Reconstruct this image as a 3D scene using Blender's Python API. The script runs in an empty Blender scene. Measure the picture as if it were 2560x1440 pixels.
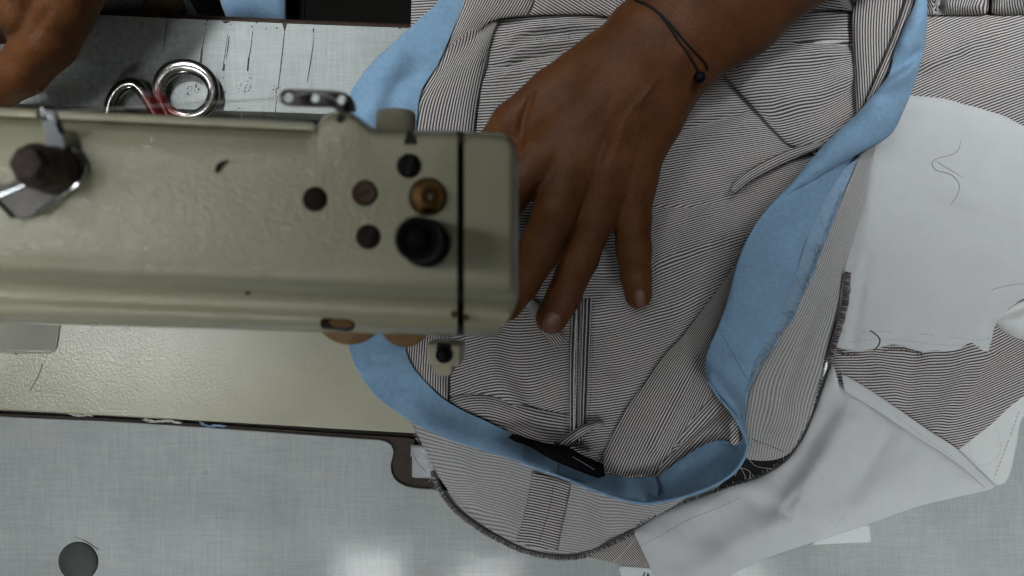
import bpy, bmesh, math, random
import numpy as np
from mathutils import Vector, Matrix, noise as mnoise
from mathutils.geometry import delaunay_2d_cdt
from mathutils.bvhtree import BVHTree

random.seed(7)
rng = np.random.default_rng(7)
scene = bpy.context.scene
COL = scene.collection

# ---------------------------------------------------------------- measures
# the table top is z = 0; positions were measured on the photograph at 4 px per mm of table
H = 0.5544
PXM = 4000.0

def P(px, py, z):
    zz = z / 1000.0
    s = (H - zz) / H
    return Vector(((px - 1280) / PXM * s, -(py - 720) / PXM * s, zz))

def PN(px, py, z):
    px = np.asarray(px, float); py = np.asarray(py, float); zz = np.asarray(z, float) / 1000.0
    s = (H - zz) / H
    return np.stack([(px - 1280) / PXM * s, -(py - 720) / PXM * s, zz + 0 * px], -1)

# ---------------------------------------------------------------- object helpers
def tag(o, label=None, cat=None, group=None, kind=None):
    if label: o['label'] = label
    if cat: o['category'] = cat
    if group: o['group'] = group
    if kind: o['kind'] = kind
    return o

def empty(name, loc, label, cat, group=None):
    o = bpy.data.objects.new(name, None)
    COL.objects.link(o)
    o.location = loc
    o.empty_display_size = 0.01
    return tag(o, label, cat, group)

def link(name, me, mat, parent=None, smooth=True, angle=None):
    o = bpy.data.objects.new(name, me)
    COL.objects.link(o)
    if mat is not None and len(me.materials) == 0:
        me.materials.append(mat)
    if smooth:
        me.shade_smooth()
        if angle:
            me.set_sharp_from_angle(angle=math.radians(angle))
    if parent is not None:
        o.parent = parent
        o.matrix_parent_inverse = Matrix.Translation(-Vector(parent.location))
    return o

class MB:
    def __init__(s): s.v = []; s.f = []
    def add(s, vs, fs):
        b = len(s.v)
        s.v += [tuple(v) for v in vs]
        s.f += [tuple(b + i for i in f) for f in fs]
        return s
    def grid(s, rows, close_u=False, close_v=False):
        nr = len(rows); nc = len(rows[0]); b = len(s.v)
        for r in rows: s.v += [tuple(p) for p in r]
        for i in range(nr if close_u else nr - 1):
            for j in range(nc if close_v else nc - 1):
                i2 = (i + 1) % nr; j2 = (j + 1) % nc
                s.f.append((b + i * nc + j, b + i2 * nc + j, b + i2 * nc + j2, b + i * nc + j2))
        return s
    def tube(s, pts, r, n=8, closed=False, flat=1.0):
        pts = [Vector(p) for p in pts]
        N = len(pts)
        rs = r if isinstance(r, (list, tuple)) else [r] * N
        rows = []
        nrm = None
        for i, p in enumerate(pts):
            if closed: t = pts[(i + 1) % N] - pts[i - 1]
            else: t = pts[min(i + 1, N - 1)] - pts[max(i - 1, 0)]
            if t.length < 1e-12: t = Vector((1, 0, 0))
            t.normalize()
            if nrm is None:
                up = Vector((0, 0, 1)) if abs(t.z) < 0.9 else Vector((1, 0, 0))
                nrm = t.cross(up).normalized()
            nrm = (nrm - t * nrm.dot(t))
            if nrm.length < 1e-9: nrm = t.orthogonal()
            nrm.normalize()
            bn = t.cross(nrm)
            rows.append([p + (nrm * math.cos(a) + bn * math.sin(a) * flat) * rs[i]
                         for a in [2 * math.pi * k / n for k in range(n)]])
        b = len(s.v)
        s.grid(rows, close_u=closed, close_v=True)
        if not closed:
            s.f.append(tuple(b + k for k in range(n))[::-1])
            s.f.append(tuple(b + (N - 1) * n + k for k in range(n)))
        return s
    def lathe(s, c, prof, n=40, axis='z', cap0=True, cap1=True):
        # prof: list of (radius m, height m) from c along the axis
        rows = []
        for r, h in prof:
            row = []
            for k in range(n):
                a = 2 * math.pi * k / n
                x, y = r * math.cos(a), r * math.sin(a)
                if axis == 'z': row.append(Vector(c) + Vector((x, y, h)))
                elif axis == 'y': row.append(Vector(c) + Vector((x, h, -y)))
                else: row.append(Vector(c) + Vector((h, x, y)))
            rows.append(row)
        b = len(s.v)
        s.grid(rows, close_v=True)
        if cap0: s.f.append(tuple(b + k for k in range(n))[::-1])
        if cap1: s.f.append(tuple(b + (len(prof) - 1) * n + k for k in range(n)))
        return s
    def box(s, a, b):
        (x0, y0, z0), (x1, y1, z1) = a, b
        return s.add([(x0, y0, z0), (x1, y0, z0), (x1, y1, z0), (x0, y1, z0),
                      (x0, y0, z1), (x1, y0, z1), (x1, y1, z1), (x0, y1, z1)],
                     [(3, 2, 1, 0), (4, 5, 6, 7), (0, 1, 5, 4), (1, 2, 6, 5), (2, 3, 7, 6), (3, 0, 4, 7)])
    def build(s, name, mat, parent=None, smooth=True, angle=40, bevel=None):
        me = bpy.data.meshes.new(name)
        me.from_pydata(s.v, [], s.f)
        me.validate()
        bm = bmesh.new(); bm.from_mesh(me)
        bmesh.ops.recalc_face_normals(bm, faces=bm.faces)
        bm.to_mesh(me); bm.free()
        o = link(name, me, mat, parent, smooth, angle)
        if bevel:
            m = o.modifiers.new('bevel', 'BEVEL'); m.width = bevel; m.segments = 3; m.limit_method = 'ANGLE'
            m.angle_limit = math.radians(35)
        return o

def curve(pts, step=7.0, closed=False):
    """Hermite spline through 2-D points; a third element 1 marks a sharp corner."""
    q = [np.array(p[:2], float) for p in pts]
    c = [len(p) > 2 and p[2] for p in pts]
    n = len(q)
    out = []
    m = n if closed else n - 1
    def tan(i, side):
        a, b = i - 1, i + 1
        if closed: a %= n; b %= n
        if c[i] or (not closed and (i == 0 or i == n - 1)):
            if side > 0: d = q[b if closed else min(b, n - 1)] - q[i]
            else: d = q[i] - q[a if closed else max(a, 0)]
            L = np.linalg.norm(d)
            return d / max(L, 1e-9)
        d1 = np.linalg.norm(q[i] - q[a]); d2 = np.linalg.norm(q[b] - q[i])
        return (q[b] - q[a]) / max(d1 + d2, 1e-9)
    for i in range(m):
        j = (i + 1) % n
        L = np.linalg.norm(q[j] - q[i])
        k = max(1, int(round(L / step)))
        m0 = tan(i, 1) * L; m1 = tan(j, -1) * L
        for s in range(k):
            t = s / k
            out.append((2*t**3-3*t**2+1)*q[i] + (t**3-2*t**2+t)*m0 + (-2*t**3+3*t**2)*q[j] + (t**3-t**2)*m1)
    if not closed: out.append(q[-1])
    return np.array(out)

def seg_dist(X, Y, poly, closed=False):
    poly = np.asarray(poly, float)
    a = poly if closed else poly[:-1]
    b = np.roll(poly, -1, 0) if closed else poly[1:]
    best = np.full(X.shape, 1e18)
    for (ax, ay), (bx, by) in zip(a, b):
        dx, dy = bx - ax, by - ay
        L = dx * dx + dy * dy + 1e-12
        t = np.clip(((X - ax) * dx + (Y - ay) * dy) / L, 0, 1)
        best = np.minimum(best, (X - ax - t * dx) ** 2 + (Y - ay - t * dy) ** 2)
    return np.sqrt(best)

def inside(X, Y, poly):
    r = np.zeros(X.shape, bool)
    n = len(poly)
    for i in range(n):
        x0, y0 = poly[i]; x1, y1 = poly[(i + 1) % n]
        c = ((y0 > Y) != (y1 > Y))
        xi = (x1 - x0) * (Y - y0) / (y1 - y0 + 1e-12) + x0
        r ^= c & (X < xi)
    return r

def waves(X, Y, seed, lam, n=7, ang=None, spread=3.14):
    r = np.random.default_rng(seed)
    z = np.zeros(X.shape)
    for i in range(n):
        a = (ang if ang is not None else 0) + (r.random() - .5) * spread
        l = lam * (0.6 + 0.9 * r.random())
        z += np.sin((X * math.cos(a) + Y * math.sin(a)) * 2 * math.pi / l + r.random() * 6.28
                    + 0.8 * np.sin((-X * math.sin(a) + Y * math.cos(a)) * 2 * math.pi / (l * 2.3) + r.random() * 6.28))
    return z / math.sqrt(n)

def stripe_phase(X, Y, spec, period):
    """spec ('h'|'v', guides) : guides are stripe lines; or ('a', degrees)"""
    if spec is None: return Y / period
    if spec[0] == 'a':
        a = math.radians(spec[1])
        return (-X * math.sin(a) + Y * math.cos(a)) / period
    A, B = (X, Y) if spec[0] == 'h' else (Y, X)
    gs = []
    for g in spec[1]:
        g = curve(sorted([(p if spec[0] == 'h' else (p[1], p[0])) for p in g]), 12)
        # straight continuation at the ends
        s0 = (g[1] - g[0]) / max(1e-6, g[1][0] - g[0][0]); s1 = (g[-1] - g[-2]) / max(1e-6, g[-1][0] - g[-2][0])
        gx = np.concatenate([[g[0][0] - 800], g[:, 0], [g[-1][0] + 800]])
        gy = np.concatenate([[g[0][1] - 800 * s0[1]], g[:, 1], [g[-1][1] + 800 * s1[1]]])
        gs.append(np.interp(A, gx, gy))
    v = np.zeros(X.shape); base = 0.0
    mA = A.mean()
    done = np.zeros(X.shape, bool)
    for i in range(len(gs) - 1):
        gap = gs[i + 1] - gs[i]
        N = max(1.0, float(np.median(np.abs(gap))) / period)
        t = (B - gs[i]) / np.where(np.abs(gap) < 1, 1, gap)
        last = i == len(gs) - 2
        m = ~done & ((t < 1) | last)
        v[m] = base + t[m] * N
        done |= m
        base += N
    return v

def cloth(name, outline, mat, parent, zb=5.0, puff=0.0, puffw=30.0, ramp=None, wr=(), noise=(), stripes=None,
          period=6.85, res=8.0, couple=1.5, thick=0.7, ends=None, label=None, zmin=None):
    """A sheet of cloth. outline px; heights in mm; wr ridges (pts, amp mm, width px); noise (seed, wavelength px, amp mm, ang, spread)."""
    ol = curve(outline, res, True)
    def hf(X, Y):
        X = np.asarray(X, float); Y = np.asarray(Y, float)
        z = np.full(X.shape, float(zb))
        if ramp:
            pa, za, pb, zbb = ramp
            da = seg_dist(X, Y, curve(pa, 20)); db = seg_dist(X, Y, curve(pb, 20))
            t = da / (da + db + 1e-6)
            z = za + (zbb - za) * t
        w = np.zeros(X.shape)
        for pts, amp, wd in wr:
            d = seg_dist(X, Y, curve(pts, 15))
            w += amp * np.exp(-(d / wd) ** 2)
        for nz in noise:
            sd, lam, amp = nz[:3]
            w += amp * waves(X, Y, sd, lam, 7, nz[3] if len(nz) > 3 else None, nz[4] if len(nz) > 4 else 3.14)
        if puff:
            d = seg_dist(X, Y, ol, True)
            e = 1 - np.exp(-d / puffw)
            z = z + puff * e
            w = w * np.clip(e * 1.6, 0, 1)
        zz = z + w
        if zmin is not None: zz = np.maximum(zz, zmin)
        return zz, w
    x0, y0 = ol.min(0); x1, y1 = ol.max(0)
    gx = np.arange(x0, x1, res); gy = np.arange(y0, y1, res * 0.87)
    GX, GY = np.meshgrid(gx, gy)
    GX[1::2] += res / 2
    GX = GX.ravel(); GY = GY.ravel()
    m = inside(GX, GY, ol)
    GX, GY = GX[m], GY[m]
    d = seg_dist(GX, GY, ol, True)
    m = d > res * 2.1
    GX, GY = GX[m], GY[m]
    tg = np.roll(ol, -1, 0) - np.roll(ol, 1, 0); tg /= np.linalg.norm(tg, axis=1)[:, None] + 1e-9
    nn = np.stack([-tg[:, 1], tg[:, 0]], -1)
    if not inside(*(ol + nn * 1.5).T, ol).mean() > 0.5: nn = -nn
    ring_pts = []
    for off in (0.35, 0.85, 1.5):
        rp_ = ol + nn * off * res
        rp_ = rp_[inside(rp_[:, 0], rp_[:, 1], ol)]
        if not len(rp_): continue
        dd = seg_dist(rp_[:, 0], rp_[:, 1], ol, True)
        rp_ = rp_[dd > off * res * 0.92]
        ring_pts += [tuple(p) for p in rp_]
    keep = []; cell = {}
    for a, b in ring_pts:
        k_ = (int(a // (res * .5)), int(b // (res * .5)))
        if any((a - c) ** 2 + (b - e) ** 2 < (res * .3) ** 2 for i in (-1, 0, 1) for j in (-1, 0, 1) for c, e in cell.get((k_[0] + i, k_[1] + j), ())): continue
        cell.setdefault(k_, []).append((a, b)); keep.append((a, b))
    pts = [Vector(p) for p in ol] + [Vector(p) for p in keep] + [Vector((a, b)) for a, b in zip(GX, GY)]
    nb = len(ol)
    r = delaunay_2d_cdt(pts, [(i, (i + 1) % nb) for i in range(nb)], [], 1, 1e-4)
    V = np.array([tuple(v) for v in r[0]]); F = [tuple(f)[::-1] for f in r[2]]
    Z, W = hf(V[:, 0], V[:, 1])
    co = PN(V[:, 0], V[:, 1], Z)
    me = bpy.data.meshes.new(name)
    me.from_pydata([tuple(c) for c in co], [], F)
    ph = stripe_phase(V[:, 0], V[:, 1] + couple * W * 4, stripes, period) if stripes else V[:, 1] / 8
    if stripes and stripes[0] == 'v':
        ph = stripe_phase(V[:, 0] + couple * W * 4, V[:, 1], stripes, period)
    uu = (V[:, 0] + 0.0) / 4.0 if not (stripes and stripes[0] == 'v') else V[:, 1] / 4.0
    uv = me.uv_layers.new(name='UVMap')
    li = np.zeros(len(me.loops), int); me.loops.foreach_get('vertex_index', li)
    uv.data.foreach_set('uv', np.stack([uu[li], ph[li]], -1).ravel())
    # keep faces looking up
    if len(me.polygons) and sum(p.normal.z * p.area for p in me.polygons) < 0:
        me.flip_normals()
    o = link(name, me, mat, parent)
    if thick:
        s = o.modifiers.new('solid', 'SOLIDIFY'); s.thickness = thick / 1000; s.offset = -1
    if label: o['label'] = label
    o_h = lambda X, Y: hf(np.atleast_1d(np.asarray(X, float)), np.atleast_1d(np.asarray(Y, float)))[0]
    return o, o_h

# ---------------------------------------------------------------- materials
def new_mat(name):
    m = bpy.data.materials.new(name); m.use_nodes = True
    nt = m.node_tree
    for n in list(nt.nodes): nt.nodes.remove(n)
    out = nt.nodes.new('ShaderNodeOutputMaterial')
    b = nt.nodes.new('ShaderNodeBsdfPrincipled')
    nt.links.new(b.outputs[0], out.inputs[0])
    return m, nt, b

def N(nt, t, **kw):
    n = nt.nodes.new(t)
    for k, v in kw.items():
        if k in n.inputs: n.inputs[k].default_value = v
        else: setattr(n, k, v)
    return n

def math_n(nt, op, a, b=None, c=None):
    n = nt.nodes.new('ShaderNodeMath'); n.operation = op
    for i, x in enumerate((a, b, c)):
        if x is None: continue
        if isinstance(x, (int, float)): n.inputs[i].default_value = x
        else: nt.links.new(x, n.inputs[i])
    return n.outputs[0]

def mix_n(nt, fac, a, b, mode='MIX'):
    n = nt.nodes.new('ShaderNodeMix'); n.data_type = 'RGBA'; n.blend_type = mode
    for sock, x in ((n.inputs[0], fac), (n.inputs[6], a), (n.inputs[7], b)):
        if isinstance(x, (int, float)): sock.default_value = x
        elif isinstance(x, (tuple, list)): sock.default_value = (*x[:3], 1)
        else: nt.links.new(x, sock)
    return n.outputs[2]

def ramp_n(nt, fac, stops):
    n = nt.nodes.new('ShaderNodeValToRGB')
    e = n.color_ramp.elements
    while len(e) > 1: e.remove(e[-1])
    e[0].position = stops[0][0]; c = stops[0][1]; e[0].color = (*c, 1) if len(c) == 3 else c
    for p, c in stops[1:]:
        x = e.new(p); x.color = (*c, 1) if len(c) == 3 else c
    nt.links.new(fac, n.inputs[0])
    return n.outputs[0]

def coords(nt, scale=(1, 1, 1), kind='Object', rot=(0, 0, 0)):
    if kind == 'world':
        g = nt.nodes.new('ShaderNodeNewGeometry'); src = g.outputs['Position']
    else:
        tc = nt.nodes.new('ShaderNodeTexCoord'); src = tc.outputs[kind]
    mp = nt.nodes.new('ShaderNodeMapping')
    mp.inputs['Scale'].default_value = scale
    mp.inputs['Rotation'].default_value = rot
    nt.links.new(src, mp.inputs[0])
    return mp.outputs[0]

def noise_n(nt, vec, scale, detail=3.0, rough=0.55):
    n = N(nt, 'ShaderNodeTexNoise', Scale=scale, Detail=detail, Roughness=rough)
    nt.links.new(vec, n.inputs['Vector'])
    return n.outputs[0]

def bump_n(nt, b, height, strength=0.3, dist=0.001):
    n = N(nt, 'ShaderNodeBump', Strength=strength, Distance=dist)
    nt.links.new(height, n.inputs['Height'])
    nt.links.new(n.outputs[0], b.inputs['Normal'])
    return n

def simple(name, col, rough=0.5, metal=0.0, spec=0.5, var=0.0, vscale=200, bump=0.0, bscale=800, bdist=0.0005, coat=0.0):
    m, nt, b = new_mat(name)
    b.inputs['Roughness'].default_value = rough
    b.inputs['Metallic'].default_value = metal
    b.inputs['Specular IOR Level'].default_value = spec
    b.inputs['Coat Weight'].default_value = coat
    v = coords(nt, kind='world')
    if var:
        f = noise_n(nt, v, vscale, 4)
        d = tuple(max(0, x * (1 - var)) for x in col); l = tuple(min(1, x * (1 + var)) for x in col)
        nt.links.new(ramp_n(nt, f, [(0.3, d), (0.7, l)]), b.inputs['Base Color'])
    else:
        b.inputs['Base Color'].default_value = (*col, 1)
    if bump:
        bump_n(nt, b, noise_n(nt, v, bscale, 2), bump, bdist)
    return m

def striped_mat(name, light, dark, frac=0.42, soft=0.16, warm=(0.16, 0.12, 0.12), contrast=1.0):
    m, nt, b = new_mat(name)
    tc = nt.nodes.new('ShaderNodeTexCoord')
    sx = nt.nodes.new('ShaderNodeSeparateXYZ'); nt.links.new(tc.outputs['UV'], sx.inputs[0])
    w = coords(nt, kind='world')
    wob = math_n(nt, 'MULTIPLY', math_n(nt, 'SUBTRACT', noise_n(nt, w, 300, 2), 0.5), 0.22)
    v = math_n(nt, 'ADD', sx.outputs[1], wob)
    fr = math_n(nt, 'FRACT', v)
    tri = math_n(nt, 'ABSOLUTE', math_n(nt, 'SUBTRACT', fr, 0.5))          # 0 at the line's middle, .5 between lines
    half = frac / 2
    mr = N(nt, 'ShaderNodeMapRange', interpolation_type='SMOOTHSTEP')
    nt.links.new(tri, mr.inputs[0])
    mr.inputs[1].default_value = half - soft / 2; mr.inputs[2].default_value = half + soft / 2
    mr.inputs[3].default_value = 1.0; mr.inputs[4].default_value = 0.0
    # woven grain along the threads
    us = math_n(nt, 'SINE', math_n(nt, 'MULTIPLY', sx.outputs[0], 11.0))
    vs = math_n(nt, 'SINE', math_n(nt, 'MULTIPLY', sx.outputs[1], 12.57))
    gr = math_n(nt, 'MULTIPLY', us, vs)
    blot = noise_n(nt, w, 40, 3)
    dk = mix_n(nt, ramp_n(nt, blot, [(0.4, (0, 0, 0)), (0.65, (1, 1, 1))]), dark, warm)
    big = ramp_n(nt, noise_n(nt, w, 900, 2), [(0.3, (0.86,) * 3), (0.7, (1.08,) * 3)])
    c = mix_n(nt, mr.outputs[0], dk, light)
    c = mix_n(nt, 1.0, c, big, 'MULTIPLY')
    nt.links.new(c, b.inputs['Base Color'])
    b.inputs['Roughness'].default_value = 0.85
    b.inputs['Specular IOR Level'].default_value = 0.15
    b.inputs['Sheen Weight'].default_value = 0.05
    bump_n(nt, b, gr, 0.25, 0.0002)
    return m

def plain_cloth(name, col, var=0.10, dens=4200, rough=0.9, sheen=0.1, slub=0.06, mott=0.065):
    m, nt, b = new_mat(name)
    v = coords(nt, kind='world')
    h1 = noise_n(nt, coords(nt, (dens * .25, dens * 0.02, 1), 'world'), 1.0, 2)
    h2 = noise_n(nt, coords(nt, (dens * .02, dens * 0.25, 1), 'world'), 1.0, 2)
    g = math_n(nt, 'ADD', h1, h2)
    grain = noise_n(nt, v, dens * 0.3, 2)
    f = math_n(nt, 'ADD', math_n(nt, 'MULTIPLY', g, 0.5), math_n(nt, 'MULTIPLY', grain, 0.5))
    d = tuple(x * (1 - var - slub) for x in col); l = tuple(min(1, x * (1 + var + slub)) for x in col)
    c = ramp_n(nt, f, [(0.43, d), (0.57, l)])
    mid = ramp_n(nt, noise_n(nt, v, 420, 3), [(0.35, (1 - mott,) * 3), (0.65, (1 + mott,) * 3)])
    c = mix_n(nt, 1.0, c, mid, 'MULTIPLY')
    blot = ramp_n(nt, noise_n(nt, v, 45, 3), [(0.3, (0.97 - mott,) * 3), (0.7, (1.0 + mott,) * 3)])
    nt.links.new(mix_n(nt, 1.0, c, blot, 'MULTIPLY'), b.inputs['Base Color'])
    b.inputs['Roughness'].default_value = rough
    b.inputs['Specular IOR Level'].default_value = 0.2
    b.inputs['Sheen Weight'].default_value = sheen
    bump_n(nt, b, f, 0.35, 0.0003)
    return m

def table_mat():
    m, nt, b = new_mat('linen_laminate')
    rot = (0, 0, math.radians(2.4))
    hx = noise_n(nt, coords(nt, (70, 2000, 1), 'world', rot), 1.0, 4, 0.65)
    hy = noise_n(nt, coords(nt, (2000, 70, 1), 'world', rot), 1.0, 4, 0.65)
    hx2 = noise_n(nt, coords(nt, (25, 500, 1), 'world', rot), 1.0, 3, 0.6)
    hy2 = noise_n(nt, coords(nt, (500, 25, 1), 'world', rot), 1.0, 3, 0.6)
    sx = ramp_n(nt, hx, [(0.30, (0, 0, 0)), (0.52, (1, 1, 1))])
    sy = ramp_n(nt, hy, [(0.30, (0, 0, 0)), (0.52, (1, 1, 1))])
    s2 = math_n(nt, 'MULTIPLY', math_n(nt, 'ADD', hx2, hy2), 0.5)
    base = ramp_n(nt, s2, [(0.35, (0.42, 0.45, 0.45)), (0.52, (0.475, 0.50, 0.49)), (0.68, (0.53, 0.55, 0.53))])
    c = mix_n(nt, sx, mix_n(nt, 0.36, base, (0.25, 0.285, 0.305)), base)
    c = mix_n(nt, sy, mix_n(nt, 0.36, c, (0.25, 0.285, 0.305)), c)
    v = coords(nt, kind='world')
    # worn, dirty patch where the operator's hand rubs
    gd = N(nt, 'ShaderNodeVectorMath', operation='DISTANCE')
    nt.links.new(v, gd.inputs[0]); gd.inputs[1].default_value = P(250, 200, 0)
    gf = math_n(nt, 'ADD', gd.outputs['Value'], math_n(nt, 'MULTIPLY', math_n(nt, 'SUBTRACT', noise_n(nt, v, 60, 4), 0.5), 0.06))
    dirt = ramp_n(nt, gf, [(0.0, (1, 1, 1)), (0.045, (0.8,) * 3), (0.085, (0, 0, 0))])
    grime = ramp_n(nt, noise_n(nt, v, 260, 4), [(0.35, (0.30,) * 3), (0.7, (0.7,) * 3)])
    dm = math_n(nt, 'MULTIPLY', dirt, grime)
    c = mix_n(nt, dm, c, (0.13, 0.145, 0.14))
    # a few small dark pin marks
    vo = N(nt, 'ShaderNodeTexVoronoi', Scale=28.0); nt.links.new(v, vo.inputs['Vector'])
    pin = ramp_n(nt, vo.outputs['Distance'], [(0.012, (1, 1, 1)), (0.02, (0, 0, 0))])
    c = mix_n(nt, math_n(nt, 'MULTIPLY', pin, 0.5), c, (0.1, 0.1, 0.1))
    sc_ = ramp_n(nt, noise_n(nt, coords(nt, (30, 700, 1), 'world', (0, 0, math.radians(35))), 1.0, 3), [(0.70, (0, 0, 0)), (0.76, (1, 1, 1))])
    c = mix_n(nt, math_n(nt, 'MULTIPLY', sc_, 0.35), c, (0.62, 0.64, 0.62))
    st_ = ramp_n(nt, noise_n(nt, v, 18, 5), [(0.45, (1.03,) * 3), (0.72, (0.86,) * 3)])
    c = mix_n(nt, 1.0, c, st_, 'MULTIPLY')
    nt.links.new(c, b.inputs['Base Color'])
    rr = ramp_n(nt, noise_n(nt, v, 120, 3), [(0.3, (0.075,) * 3), (0.7, (0.11,) * 3)])
    nt.links.new(rr, b.inputs['Roughness'])
    b.inputs['Specular IOR Level'].default_value = 0.45
    bump_n(nt, b, noise_n(nt, v, 170, 4), 0.22, 0.0003)
    return m

def enamel_mat(name, col, bscale=900, bstr=0.30, rough=0.22, bdist=0.0008):
    m, nt, b = new_mat(name)
    v = coords(nt, kind='world')
    f = noise_n(nt, v, 22, 4)
    c = ramp_n(nt, f, [(0.3, tuple(x * 0.93 for x in col)), (0.7, tuple(x * 1.05 for x in col))])
    sp = ramp_n(nt, noise_n(nt, v, 420, 2), [(0.70, (0, 0, 0)), (0.76, (1, 1, 1))])
    c = mix_n(nt, math_n(nt, 'MULTIPLY', sp, 0.35), c, (0.22, 0.16, 0.10))
    nt.links.new(c, b.inputs['Base Color'])
    b.inputs['Roughness'].default_value = rough
    b.inputs['Specular IOR Level'].default_value = 0.5
    bump_n(nt, b, noise_n(nt, v, bscale, 2, 0.5), bstr, bdist)
    return m

def skin_mat():
    m, nt, b = new_mat('brown_skin')
    v = coords(nt, kind='world')
    f = noise_n(nt, v, 55, 5, 0.6)
    c = ramp_n(nt, f, [(0.3, (0.102, 0.038, 0.0135)), (0.5, (0.138, 0.052, 0.0175)), (0.7, (0.170, 0.066, 0.022))])
    red = ramp_n(nt, noise_n(nt, v, 35, 3), [(0.5, (0, 0, 0)), (0.75, (1, 1, 1))])
    c = mix_n(nt, math_n(nt, 'MULTIPLY', red, 0.45), c, (0.130, 0.042, 0.023))
    sp = ramp_n(nt, noise_n(nt, v, 520, 4, 0.7), [(0.32, (0.80,) * 3), (0.68, (1.14,) * 3)])
    c = mix_n(nt, 1.0, c, sp, 'MULTIPLY')
    nt.links.new(c, b.inputs['Base Color'])
    b.inputs['Roughness'].default_value = 0.45
    b.inputs['Specular IOR Level'].default_value = 0.22
    b.inputs['Subsurface Weight'].default_value = 0.08
    b.inputs['Subsurface Radius'].default_value = (0.004, 0.0015, 0.0008)
    b.inputs['Subsurface Scale'].default_value = 0.5
    vo = N(nt, 'ShaderNodeTexVoronoi', Scale=900.0, feature='DISTANCE_TO_EDGE'); vo.inputs['Scale'].default_value = 620.0; nt.links.new(v, vo.inputs['Vector'])
    hh = math_n(nt, 'ADD', math_n(nt, 'MULTIPLY', vo.outputs['Distance'], 0.8), noise_n(nt, v, 250, 4))
    bump_n(nt, b, hh, 0.6, 0.0007)
    return m

M = {}
M['stripe'] = striped_mat('pinstripe_cotton', (0.66, 0.64, 0.625), (0.062, 0.056, 0.054), 0.41, 0.32, (0.092, 0.070, 0.065))
M['stripe_dark'] = striped_mat('pinstripe_cotton_folded', (0.60, 0.59, 0.58), (0.045, 0.042, 0.043), 0.30, 0.2, (0.06, 0.05, 0.048))
M['stripe_back'] = striped_mat('pinstripe_cotton_reverse', (0.54, 0.535, 0.525), (0.225, 0.222, 0.228), 0.50, 0.5, (0.235, 0.215, 0.215))
M['blue'] = plain_cloth('blue_chambray', (0.185, 0.305, 0.440), 0.16, 3600, 0.85, 0.15, 0.08)
M['blue_back'] = plain_cloth('blue_chambray_reverse', (0.21, 0.31, 0.42), 0.10, 4200, 0.9, 0.1, 0.08)
M['white'] = plain_cloth('white_lining', (0.53, 0.545, 0.555), 0.05, 3600, 0.9, 0.1, 0.06, 0.012)
M['cream_lining'] = plain_cloth('cream_lining', (0.66, 0.68, 0.67), 0.02, 3600, 0.9, 0.1, 0.02, 0.015)
M['black_cloth'] = plain_cloth('black_cloth', (0.010, 0.010, 0.011), 0.2, 2500, 0.8, 0.05)
M['tan_cloth'] = plain_cloth('tan_cloth', (0.22, 0.17, 0.105), 0.2, 1500, 0.95, 0.05, 0.2)
M['pale_stripe'] = striped_mat('pale_striped_cotton', (0.50, 0.49, 0.50), (0.30, 0.28, 0.30), 0.5, 0.4)
M['black_tape'] = simple('black_tape', (0.004, 0.004, 0.005), 0.85, spec=0.08, var=0.3, vscale=900, bump=0.5, bscale=1800)
M['table'] = table_mat()
M['brown_wood'] = simple('brown_varnished_wood', (0.032, 0.018, 0.012), 0.55, spec=0.3, var=0.35, vscale=160, bump=0.3, bscale=300)
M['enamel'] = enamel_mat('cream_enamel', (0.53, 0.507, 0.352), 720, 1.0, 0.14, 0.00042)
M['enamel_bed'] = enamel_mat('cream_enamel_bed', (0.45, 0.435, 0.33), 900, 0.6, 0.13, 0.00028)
M['enamel_shaded'] = simple('shaded_cream_enamel', (0.20, 0.195, 0.145), 0.4, var=0.05)  # cream enamel darkened to carry the shade of the plate recess
M['cream_plastic'] = simple('cream_plastic', (0.50, 0.46, 0.33), 0.4, var=0.06)
M['black_paint'] = simple('black_metal', (0.004, 0.004, 0.005), 0.5, spec=0.15, bump=0.1)
M['seam_dark'] = simple('gap_shade_black', (0.010, 0.007, 0.005), 0.6)  # near-black painted as the shade in gaps, slots and holes
M['brown_rubber'] = simple('brown_rubber', (0.026, 0.014, 0.010), 0.6, spec=0.15, var=0.25, vscale=300)
M['brown_plug'] = simple('reddish_brown_plug', (0.10, 0.058, 0.040), 0.6, spec=0.2, var=0.2, vscale=300)
M['brass'] = simple('worn_brass', (0.36, 0.20, 0.075), 0.28, 1.0, var=0.25, vscale=350)
M['amber'] = simple('amber_disc', (0.24, 0.125, 0.036), 0.5, 0.0, var=0.15)
M['chrome'] = simple('chrome', (0.62, 0.62, 0.62), 0.10, 1.0, var=0.08, vscale=300, bump=0.06, bscale=400)
M['dull_steel'] = simple('dull_steel', (0.055, 0.050, 0.046), 0.35, 0.6, var=0.3, vscale=200)
M['steel'] = simple('brushed_steel', (0.52, 0.54, 0.56), 0.18, 1.0, var=0.1, vscale=600)
M['hinge'] = simple('pale_chrome', (0.66, 0.68, 0.70), 0.35, 0.35, var=0.08)  # chrome's bright reflection put into a pale, half-metal base colour
M['rust'] = simple('rusty_steel', (0.060, 0.036, 0.026), 0.6, 0.0, var=0.5, vscale=260, bump=0.5, bscale=900)
M['ink'] = simple('black_ink', (0.010, 0.011, 0.013), 0.5)
M['ink_grey'] = simple('grey_smudge', (0.15, 0.16, 0.16), 0.5, var=0.4, vscale=900)
M['cap'] = simple('dark_grey_cap', (0.045, 0.050, 0.046), 0.5, spec=0.25, var=0.15, vscale=60)
M['paper'] = simple('white_paper', (0.70, 0.73, 0.73), 0.6, var=0.02)
M['thread_dark'] = simple('dark_thread', (0.05, 0.045, 0.042), 0.8)
M['thread_brown'] = simple('brown_thread', (0.045, 0.026, 0.020), 0.8)
M['thread_grey'] = simple('grey_thread', (0.22, 0.23, 0.24), 0.8)
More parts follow.
